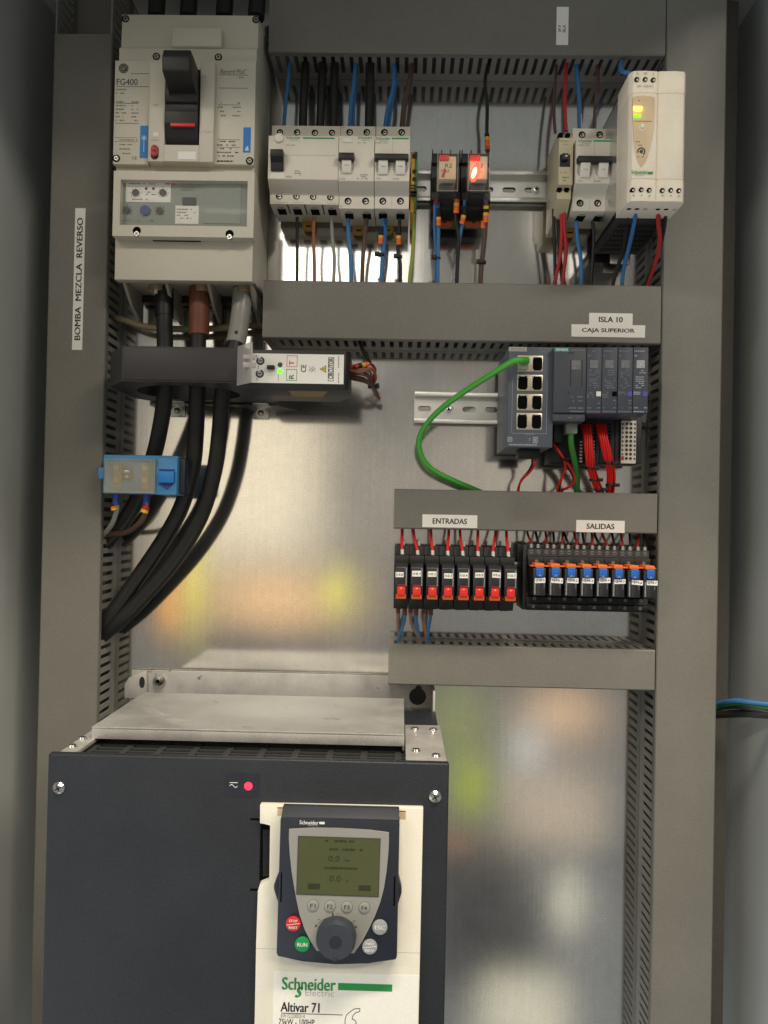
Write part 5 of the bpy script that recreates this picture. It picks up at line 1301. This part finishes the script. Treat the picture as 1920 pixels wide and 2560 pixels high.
# wires above the relays
def rw(label, path, mat, group, ferr=None, r=1.25): return wire(label, path, r, mat, group, ferr=ferr)
kA = lambda u, v: (970+u*.211, 1320+v*.211)
tops = [(168, 20, 168, 300), (300, 25, 350, 312), (508, 30, 528, 312), (720, 35, 708, 318), (852, 40, 885, 318), (1065, 40, 1065, 322), (1275, 45, 1245, 325), (1402, 48, 1425, 328)]
for i, (u0, v0, u1, v1) in enumerate(tops):
    a, b = kA(u0, v0), kA(u1, v1)
    o = rw(f'red wire with a white ferrule entering the top of relay I10.{i}', [(a[0]-3, a[1]-45, 34), (a[0], a[1], 42), ((a[0]*.45+b[0]*.55)-1, (a[1]+b[1])/2, 52), (b[0], b[1]-9, 57), (b[0]+.5, b[1]+4, 57)], 'bright_red', 'red wires above the input relays', ferr=((b[0], b[1]-10, 57.2), (b[0]+.6, b[1]+3, 57.2), 1.8, 'label_white'), r=1.5)
    m = MB(); c = kA(u1+18, 190-6+i*3); x, z = W(c[0], c[1], 46); m.box(x-1.4, x+1.2, z-4, z+3, 44, 47, 'offwhite', .2); build('wire_marker', m, o)
kB = lambda u, v: (1280+u*.229, 1320+v*.229)
fer = [210, 285, 385, 457, 548, 615, 710, 785, 878, 952, 1040, 1118, 1210, 1288, 1375, 1450]
topx = [170, 262, 368, 452, 552, 575, 680, 772, 872, 905, 990, 1095, 1190, 1285, 1380, 1440]
for i, (f, t) in enumerate(zip(fer, topx)):
    b = kB(f, 205+i*2.2); a = kB(t, 60+i*1.5); mat = 'dark_red_wire' if i % 2 == 0 else 'cable_black'
    rw(f'{"dark red" if i % 2 == 0 else "black"} wire with a white ferrule entering the top of relay Q10.{i//2}', [(a[0]-5, a[1]-36, 34), (a[0], a[1], 44), (b[0], b[1]-10, 57), (b[0], b[1]+3, 60)], mat, 'wires above the output relays', ferr=((b[0], b[1]-6, 59.5), (b[0], b[1]+3.5, 61), 1.7, 'grey_print'), r=1.35)
for i, (p0, p1, p2, mm, nm) in enumerate((((120, 985), (118, 1110), (125, 1260), 'brown_pale', 'pale brown'), ((200, 1010), (185, 1130), (133, 1330), 'blue_wire', 'blue'), ((268, 985), (280, 1140), (360, 1340), 'brown_pale', 'pale brown'), ((335, 1010), (335, 1150), (365, 1320), 'blue_wire', 'blue'), ((440, 990), (432, 1130), (452, 1320), 'brown_pale', 'pale brown'), ((508, 1010), (490, 1130), (468, 1330), 'blue_wire', 'blue'))):
    a, b, c = kA(*p0), kA(*p1), kA(*p2)
    o = wire(f'{nm} wire from the bottom of relay I10.{i//2} into the lowest duct', [(a[0], a[1]-14, 48), (a[0], a[1]+4, 48), (b[0], b[1], 45), (c[0], c[1]-8, 40), (c[0]+.5, c[1]+24, 34)], 1.75, mm, 'wires below the input relays', ferr=((a[0], a[1]-12, 48), (a[0], a[1]+5, 48), 2.3, 'rust_sleeve'))

# ------------------------------------------------------------------ variable speed drive
dr = thing('speed_drive', 'large dark slate variable speed drive with a metal hood and cream front panel', 'motor drive', (X(620, 2300, 200), 0, -560))
d = 290
dx0 = (X(119, 1887, d)+X(105, 2560, d))/2; dx1 = (X(1122, 1904, d)+X(1112, 2560, d))/2
dzt = Z(620, 1896, d); dzb = -640; hx_a, hx_b = X(229, 1830, 232)+2, X(1011, 1850, 232)-.6
m = MB(); m.box(dx0, dx1, dzb, dzt, 282, d, 'slate', 1.6, 3); cover = build('front_cover', m, dr)
m = MB(); m.box(dx0+2, dx1-2, dzb, dzt-40, 60, 281.8, 'slate'); m.box(dx0+2, hx_a, dzt-40, dzt-8, 60, 281.8, 'slate'); m.box(hx_b, dx1-2, dzt-40, dzt-8, 60, 281.8, 'slate'); build('enclosure', m, dr)
# top flanges left and right
hz = dzt-2
hx0, hx1 = X(229, 1830, 232), X(1011, 1850, 232)
for a, b, nm in ((dx0+4, hx0+3, 0), (hx1+1, dx1-1, 1)):
    m = MB(); m.box(a, b, hz-4, hz, 150, 283.5, 'flange_zinc', .8); fl = build('top_flange', m, dr)
    pts = (((141+40, 1866), (206, 1847)) if nm == 0 else ((1037, 1823), (1083, 1825), (1040, 1877), (1090, 1890)))
    for u, v in pts:
        dd = 0
        # screw on the flange: depth from the flange height
        r = F_PX*Fv + (u-960)*Rv - (v-1280)*Uv; t = hz/r.z; dd = DIST-r.y*t; xx = r.x*t
        if not (a < xx < b): xx = (a+b)/2
        m = MB(); m.cyl((xx, dd), 'z', 4.2, hz-.2, hz+1.8, 'chrome', 18, r2=3.2); m.box(xx-2.4, xx+2.4, hz+1.75, hz+1.95, dd-.5, dd+.5, 'dark_black'); build('flange_screw', m, dr)
# grille below the hood
m = MB(); gz = hz-6
m.box(hx0+2, hx1-.5, gz-26, gz-25, 100, 281, 'hole_black')
n = 9
for i in range(n+1):
    x = hx0+2+(hx1-hx0-10)*i/n; m.box(x, x+5.5, gz-2, gz, 150, 276, 'grille')
dd = 156
while dd < 275: m.box(hx0+2.2, hx1-.7, gz-1.9, gz-.3, dd, dd+3.6, 'grille'); dd += 11
m.box(hx0+2.1, hx1-.6, gz-2, gz+.1, 276.1, 282.5, 'grille')
build('vent_grille', m, dr)
# hood
hdz = Z(620, 1826, 232); hb = 78
m = MB(); m.box(hx0, hx1, hdz-1.8, hdz, hb, 232, 'dusty_zinc', .5); m.box(hx0, hx1, hdz-10.5, hdz-1.9, 230.2, 232, 'dusty_zinc', .3)
m.box(hx0, hx0+1.6, hz-4, hdz-1.9, hb, 230, 'dusty_zinc'); m.box(hx1-1.6, hx1, hz-4, hdz-1.9, hb, 230, 'dusty_zinc')
build('hood', m, dr)
# mounting back plate, seen above the hood
bx0, bx1 = X(330, 1710, 5), X(1083, 1730, 5); bz1 = (Z(372, 1675, 5)+Z(1000, 1690, 5))/2
m = MB(); m.box(bx0, bx1, dzt-60, bz1, 3, 6, 'flange_zinc', .4); m.box(bx1-2.2, bx1, dzt-60, bz1-6, 6.1, 60, 'flange_zinc', .3)

wing = [(X(312, 1700, 10), Z(312, 1745, 10)), (X(312, 1690, 10), Z(312, 1712, 10)), (X(322, 1690, 10), Z(322, 1694, 10)), (X(366, 1690, 10), Z(366, 1676, 10)), (X(368, 1745, 10), Z(368, 1745, 10))]
m.prismD(wing, 8, 10, 'flange_zinc', .3); wc = W(355, 1706, 10); m.prismD([(wc[0]+3.2*math.cos(a_*.45), wc[1]+6.5*math.sin(a_*.45)) for a_ in range(14)], 9.95, 10.15, 'dark_case'); build('mounting_flange', m, dr)
m = MB(); c = W(397, 1702, 8); m.cyl(c, 'd', 7.5, 6.1, 7.6, 'zinc', 24); m.cyl(c, 'd', 5.4, 7.6, 13, 'dark_chrome', 24, bev=.6); m.cyl(c, 'd', 2.6, 12.9, 13.1, 'hole_black', 6); build('mounting_bolt', m, dr)
m = MB(); c = W(1044, 1742, 8); m.cyl(c, 'd', 9.5, 6.05, 6.35, 'black_plastic', 28); m.cyl((c[0]+1, c[1]+9), 'd', 3.6, 6.05, 6.3, 'black_plastic', 20); build('keyhole', m, dr)
m = MB()
for i in range(7): m.box(hx1+3, bx1-4, bz1-36-i*3.4, bz1-34.6-i*3.4, 6.2, 70-i*.1, 'dark_chrome')
build('heatsink_fins', m, dr)
# front details
kd = lambda u, v, dd=290: W(u, v, dd)
for u, v in ((148, 1969), (1088, 1991)):
    m = MB(); c = kd(u, v); m.cyl(c, 'd', 5.0, d-.2, d+1.2, 'chrome', 26, r2=4.8); m.cyl(c, 'd', 4.8, d+1.2, d+3, 'chrome', 26, r2=2.6)
    for a in (.5, 2.07):
        cc, s_ = math.cos(a), math.sin(a); m.prismD([(c[0]+cc*2.8-s_*.5, c[1]+s_*2.8+cc*.5), (c[0]-cc*2.8-s_*.5, c[1]-s_*2.8+cc*.5), (c[0]-cc*2.8+s_*.5, c[1]-s_*2.8-cc*.5), (c[0]+cc*2.8+s_*.5, c[1]+s_*2.8-cc*.5)], d+2.7, d+3.08, 'dark_black')
    build('cover_screw', m, dr)
m = MB(); a, b, c, e = R(562, 1932, 650, 1993, d); m.box(a, b, c, e, d-.05, d+.2, 'keypad_slate')
c = kd(584, 1964); m.box(c[0]-3.2, c[0]+3.2, c[1]+2.2, c[1]+2.7, d+.15, d+.32, 'label_white')
w_ = [(c[0]-3.2+i*.4, c[1]-.2+1.15*math.sin(i*.4*2*math.pi/6.4)) for i in range(17)]
for p, q in zip(w_, w_[1:]): m.prismD([(p[0], p[1]-.3), (q[0]+.02, q[1]-.3), (q[0]+.02, q[1]+.3), (p[0], p[1]+.3)], d+.15, d+.32, 'label_white')
fs_ = build('warning_patch', m, dr)
m = MB(); c = kd(621, 1965); m.cyl(c, 'd', 3.3, d+.1, d+.5, 'led_pink', 24); build('red_lamp', m, fs_)
# cream terminal panel with its notch
dp = 297
kp = lambda u, v, dd=dp: W(560+u*.3617, 1960+v*.3617, dd)
r1 = kp(1378, 170)[0]; pb = dzb+2
outline = [kp(248, 143), (r1, kp(1378, 168)[1]), (r1-1.2, pb), (kp(215, 1500)[0], pb), kp(222, 1100), kp(232, 742), kp(248, 690), kp(320, 662), kp(326, 280), kp(247, 276)]
m = MB(); m.prismD(outline, d-.2, dp, 'drive_cream', .8, 2)
# bay behind the keypad
pan = build('terminal_panel', m, dr)
m = MB(); a, c = kp(252, 275, d+.4), kp(322, 668, d+.4); m.box(a[0], c[0]+1, c[1], a[1], d-.1, d+.4, 'hole_black')
for v in (243, 730): q = kp(215, v, d); m.box(q[0]-4, q[0]+4, q[1]-.8, q[1]+.8, d-.05, d+.3, 'hole_black')
for i in range(9): q = kp(270, 330+i*36, d+.5); m.box(q[0], q[0]+6, q[1]-2, q[1]+2, d+.3, d+1.2, 'dark_black', .2)
build('side_socket', m, dr)
m = MB(); q0, q1 = kp(222, 1135), kp(1362, 1166); m.prismD([(q0[0], q0[1]-.3), (r1-.3, (q0[1]+q1[1])/2-.3), (r1-.3, (q0[1]+q1[1])/2+.1), (q0[0], q0[1]+.1)], dp-.05, dp+.08, 'offwhite_line')
for u, v in ((422, 190), (1203, 212)):
    q = kp(u, v); m.box(q[0]-6, q[0]+6, q[1]-3.5, q[1]+3, dp-.05, dp+.1, 'peach'); m.box(q[0]-6, q[0]+6, q[1]+2.4, q[1]+3.2, dp-.05, dp+.14, 'brown_wire')
build('panel_seam', m, pan)
# white name label, writing and phone symbol
m = MB(); a, b = kp(345, 1285), kp(1345, 1330); m.box(a[0], b[0], pb+1, (a[1]+b[1])/2, dp-.05, dp+.2, 'label_bright'); nl = build('name_label', m, pan)
dl = dp+.2; m = MB()
def tl(s_, u0, u1, v0, v1, mm, bold=.01, rot=-.018):
    a, b = kp(u0, v1, dl), kp(u1, v0, dl); m.text(s_, (a[0]+b[0])/2, (a[1]+b[1])/2, dl, mm, w=b[0]-a[0], h=b[1]-a[1], bold=bold)
tl('Schneider', 402, 772, 1346, 1420, 'green_print', .03); tl('Electric', 562, 762, 1426, 1464, 'electric_grey', 0)
a, b = kp(788, 1424, dl), kp(1163, 1386, dl); m.box(a[0], b[0], a[1], b[1], dl-.05, dl+.12, 'green_print')
q = kp(518, 1438, dl); m.text('S', q[0], q[1], dl, 'green_print', w=5.4, h=8.2, shear=.35, bold=.06)
tl('Altivar 71', 392, 660, 1515, 1572, 'ink', .03); tl('6W1522000314', 392, 558, 1592, 1615, 'ink_soft', 0); tl('75kW - 100HP', 378, 626, 1628, 1662, 'ink', .01)
a, b = kp(395, 1583, dl), kp(820, 1593, dl); m.box(a[0], b[0], a[1]-.25, a[1]+.25, dl-.05, dl+.12, 'ink')
# handset outline
ph = [kp(*p, dl) for p in ((880, 1568), (905, 1553), (940, 1552), (938, 1572), (908, 1582), (892, 1600), (885, 1625), (905, 1632), (915, 1650), (905, 1672), (860, 1680), (836, 1655), (838, 1620), (850, 1592), (880, 1568))]
for p, q in zip(ph, ph[1:]):
    dx_, dz_ = q[0]-p[0], q[1]-p[1]; L_ = math.hypot(dx_, dz_); nx, nz = -dz_/L_*.25, dx_/L_*.25
    m.prismD([(p[0]+nx, p[1]+nz), (q[0]+nx, q[1]+nz), (q[0]-nx, q[1]-nz), (p[0]-nx, p[1]-nz)], dl-.05, dl+.12, 'ink')
build('lettering', m, nl)

# ------------------------------------------------------------------ operator keypad
kpd = thing('operator_keypad', 'dark keypad with olive display, grey shield and round dial on the cream panel', 'keypad', P3(850, 2225, 297))
dk = 312
kk = lambda u, v, dd=dk: W(560+u*.3617, 1960+v*.3617, dd)
body = [kk(390, 235), kk(1214, 262), kk(1196, 1195), kk(1188, 1216), kk(1000, 1240), kk(770, 1246), kk(545, 1226), kk(370, 1192), kk(362, 1172)]
m = MB(); m.prismD(body, 297.2, dk, 'keypad_slate', 1.0, 2); kb_ = build('body', m, kpd)
m = MB(); a, b = kk(392, 234), kk(1213, 261); za = a[1]+1.2; 
m.prismX([(297.2, za+5.4), (303, za+5.4), (dk-.5, za), (dk-.5, za-2.2), (297.2, za-2.2)], a[0]+.4, b[0]-.4, 'keypad_dust', .8); build('top_ledge', m, kb_)
for pts in (((398, 610), (372, 625), (344, 700), (344, 730), (370, 812), (384, 815), (388, 800), (388, 640)), ((1172, 640), (1205, 640), (1228, 725), (1228, 755), (1200, 842), (1172, 840))):
    m = MB(); m.prismD([kk(*p, 309) for p in pts], 300, 309, 'keypad_slate', .8); build('release_tab', m, kpd)
m = MB()
for u0, u1, v0, v1 in ((388, 402, 612, 815), (1170, 1186, 640, 842)): a, b = kk(u0, v1), kk(u1, v0); m.box(a[0], b[0], a[1], b[1], dk-.05, dk+.1, 'hole_black')
build('side_slots', m, kb_)
shield = [(450, 308), (620, 300), (800, 303), (1000, 314), (1140, 332), (1141, 380), (1136, 480), (1124, 600), (1106, 715), (1080, 815), (1045, 905), (1005, 990), (955, 1085), (900, 1168), (640, 1150), (600, 1085), (560, 1005), (525, 905), (504, 810), (487, 715), (468, 600), (455, 480), (449, 370)]
m = MB(); m.prismD([kk(*p) for p in shield], dk-.2, dk+1.0, 'keypad_grey', .4); sh_ = build('shield', m, kpd)
ds = dk+1
m = MB(); scr = [kk(*p, ds) for p in ((512, 358), (1082, 376), (1070, 781), (499, 763))]; m.prismD(scr, ds-.1, ds+.35, 'print_dark')
cxm = sum(p[0] for p in scr)/4; czm = sum(p[1] for p in scr)/4
m.prismD([(cxm+(p[0]-cxm)*.975, czm+(p[1]-czm)*.965) for p in scr], ds+.3, ds+.5, 'lcd'); sc_ = build('display', m, kpd)
m = MB(); q = kk(770, 515, ds); m.text('0.0', q[0]-1, q[1], ds+.5, 'lcd_ink', w=8.6, h=4.4); q = kk(850, 526, ds); m.text('Hz', q[0], q[1], ds+.5, 'lcd_ink', w=4, h=2)
q = kk(778, 652, ds); m.text('0.0', q[0]-1, q[1], ds+.5, 'lcd_ink', w=8.6, h=4.4); q = kk(850, 665, ds); m.text('A', q[0], q[1], ds+.5, 'lcd_ink', h=2)
for u0, u1, v0, v1, n in ((730, 965, 440, 465, 1), (690, 930, 572, 590, 1), (700, 900, 385, 402, 1)): a, b = kk(u0, v1, ds), kk(u1, v0, ds); m.prints(a[0], b[0], a[1], b[1], n, ds+.5, 'lcd_ink', 1.6, rag=.03)
for u0, u1, v0, v1 in ((580, 664, 688, 724), (930, 1015, 700, 736)): a, b = kk(u0, v1, ds), kk(u1, v0, ds); m.box(a[0], b[0], a[1], b[1], ds+.45, ds+.6, 'lcd_ink')
build('readout', m, sc_)
m = MB(); q = kk(588, 266); m.text('Schneider', q[0], q[1], dk, 'label_white', w=14.5, h=3, bold=.02); q = kk(612, 285); m.text('Electric', q[0]+.5, q[1], dk, 'print_grey', w=8, h=1.4); a, b = kk(658, 277), kk(696, 262); m.box(a[0], b[0], a[1], b[1], dk-.05, dk+.12, 'label_white'); build('lettering', m, kb_)
for i, (u, v) in enumerate(((615, 838), (733, 843), (850, 848), (970, 853))):
    m = MB(); q = kk(u, v, ds); m.cyl(q, 'd', 4.5, ds-.1, ds+.15, 'print_dim', 30); m.cyl(q, 'd', 4.2, ds, ds+1.0, 'keypad_grey', 30, bev=.4); bt = build('function_key', m, kpd)
    m = MB(); m.text(f'F{i+1}', q[0], q[1], ds+1.0, 'print_dark', w=4.2, h=3.1, bold=.01); build('lettering', m, bt)
for u, v, mm, t in ((480, 962, 'stop_red', ('STOP', 'RESET')), (543, 1103, 'run_green', ('RUN',)), (1078, 985, 'button_grey', ('ESC',)), (1008, 1120, 'button_grey', ('FWD', 'REV'))):
    m = MB(); q = kk(u, v); m.cyl(q, 'd', 5.8, dk-.1, dk+1.8, mm, 34, bev=.5); bt = build('push_button', m, kpd)
    m = MB(); dz = dk+1.8
    if len(t) == 2:
        m.text(t[0], q[0], q[1]+2.5, dz, 'label_white', w=6.4, h=1.9, bold=.02); m.text(t[1], q[0], q[1]-2.6, dz, 'label_white', w=6.6, h=1.9, bold=.02)
        m.prismD([(q[0]-5, q[1]-.9), (q[0]+5, q[1]+.5), (q[0]+5, q[1]+.85), (q[0]-5, q[1]-.55)], dz-.05, dz+.12, 'label_white')
    else: m.text(t[0], q[0], q[1], dz, 'label_white', w=7.6, h=2.9, bold=.02)
    build('lettering', m, bt)
m = MB(); q = kk(772, 1092, ds)
for a0, a1 in ((42, 76), (106, 138)): m.ring(q, 19.3, 19.7, ds-.05, ds+.12, 'print_dark', 16, a0, a1)
for a, s_ in ((40, -1), (140, 1)):
    t = math.radians(a); p = (q[0]+19.5*math.cos(t), q[1]+19.5*math.sin(t)); tg = (math.sin(t)*-s_*-1*-1, math.cos(t)*s_)
    dirx, dirz = (math.sin(t), -math.cos(t)) if s_ < 0 else (-math.sin(t), math.cos(t))
    m.prismD([(p[0]+dirx*2.4, p[1]+dirz*2.4), (p[0]-dirz*1.1, p[1]+dirx*1.1), (p[0]+dirz*1.1, p[1]-dirx*1.1)], ds-.05, ds+.14, 'print_dark')
a = kk(655, 937, ds); m.text('-', a[0], a[1], ds, 'print_dark', w=1.6, h=.5); a = kk(900, 947, ds); m.text('+', a[0], a[1], ds, 'print_dark', h=1.8)
a = kk(755, 912, ds); m.box(a[0]-.9, a[0]+.3, a[1]-2.2, a[1]+2.4, ds-.05, ds+.12, 'print_dark'); a = kk(792, 915, ds); m.box(a[0]-1.4, a[0]+1.8, a[1]-.25, a[1]+.25, ds-.05, ds+.12, 'print_dark'); m.prismD([(a[0]-2.2, a[1]), (a[0]-.8, a[1]+.8), (a[0]-.8, a[1]-.8)], ds-.05, ds+.13, 'print_dark')
a = kk(792, 897, ds); m.text('ENT', a[0], a[1], ds, 'ink_soft', w=3, h=1)
build('dial_marks', m, sh_)
m = MB(); q = kk(770, 1096, 324)
m.cyl(q, 'd', 15.4, ds, 320, 'dial_slate', 56, r2=15.0); m.cyl(q, 'd', 15.0, 320, 324, 'dial_slate', 56, r2=13.4, bev=.5)
m.cyl(q, 'd', 4.9, 323.9, 324.15, 'keypad_slate', 32); dl_ = build('jog_dial', m, kpd)
m = MB(); p = kk(765, 1213, 324); m.cyl((p[0], p[1]+.8), 'd', 3.0, 321, 324.5, 'keypad_dust', 20, r2=2.4, bev=.6); build('finger_dimple', m, dl_)

# ------------------------------------------------------------------ cables running to the right-hand door
def dc(label, path, r, mat): wire(label, path, r, mat, 'cables crossing to the right side', name='door_cable', cat='cable', seg=12)
dc('blue cable crossing to the right edge beside the right duct', [(1770, 1770, 20), (1800, 1758, 30), (1840, 1752, 55), (1890, 1757, 70), (1960, 1766, 80)], 2.6, 'blue_wire')
dc('green cable crossing to the right edge beside the right duct', [(1770, 1776, 18), (1810, 1764, 32), (1850, 1763, 56), (1900, 1768, 70), (1960, 1776, 78)], 2.5, 'green_dark')
dc('upper of two black cables crossing to the right edge', [(1770, 1780, 16), (1810, 1768, 30), (1850, 1768, 58), (1900, 1777, 72), (1960, 1790, 80)], 2.4, 'cable_black')
dc('lower thick black cable crossing to the right edge', [(1770, 1788, 22), (1820, 1785, 40), (1870, 1784, 62), (1920, 1787, 74), (1970, 1790, 82)], 4.2, 'cable_black')
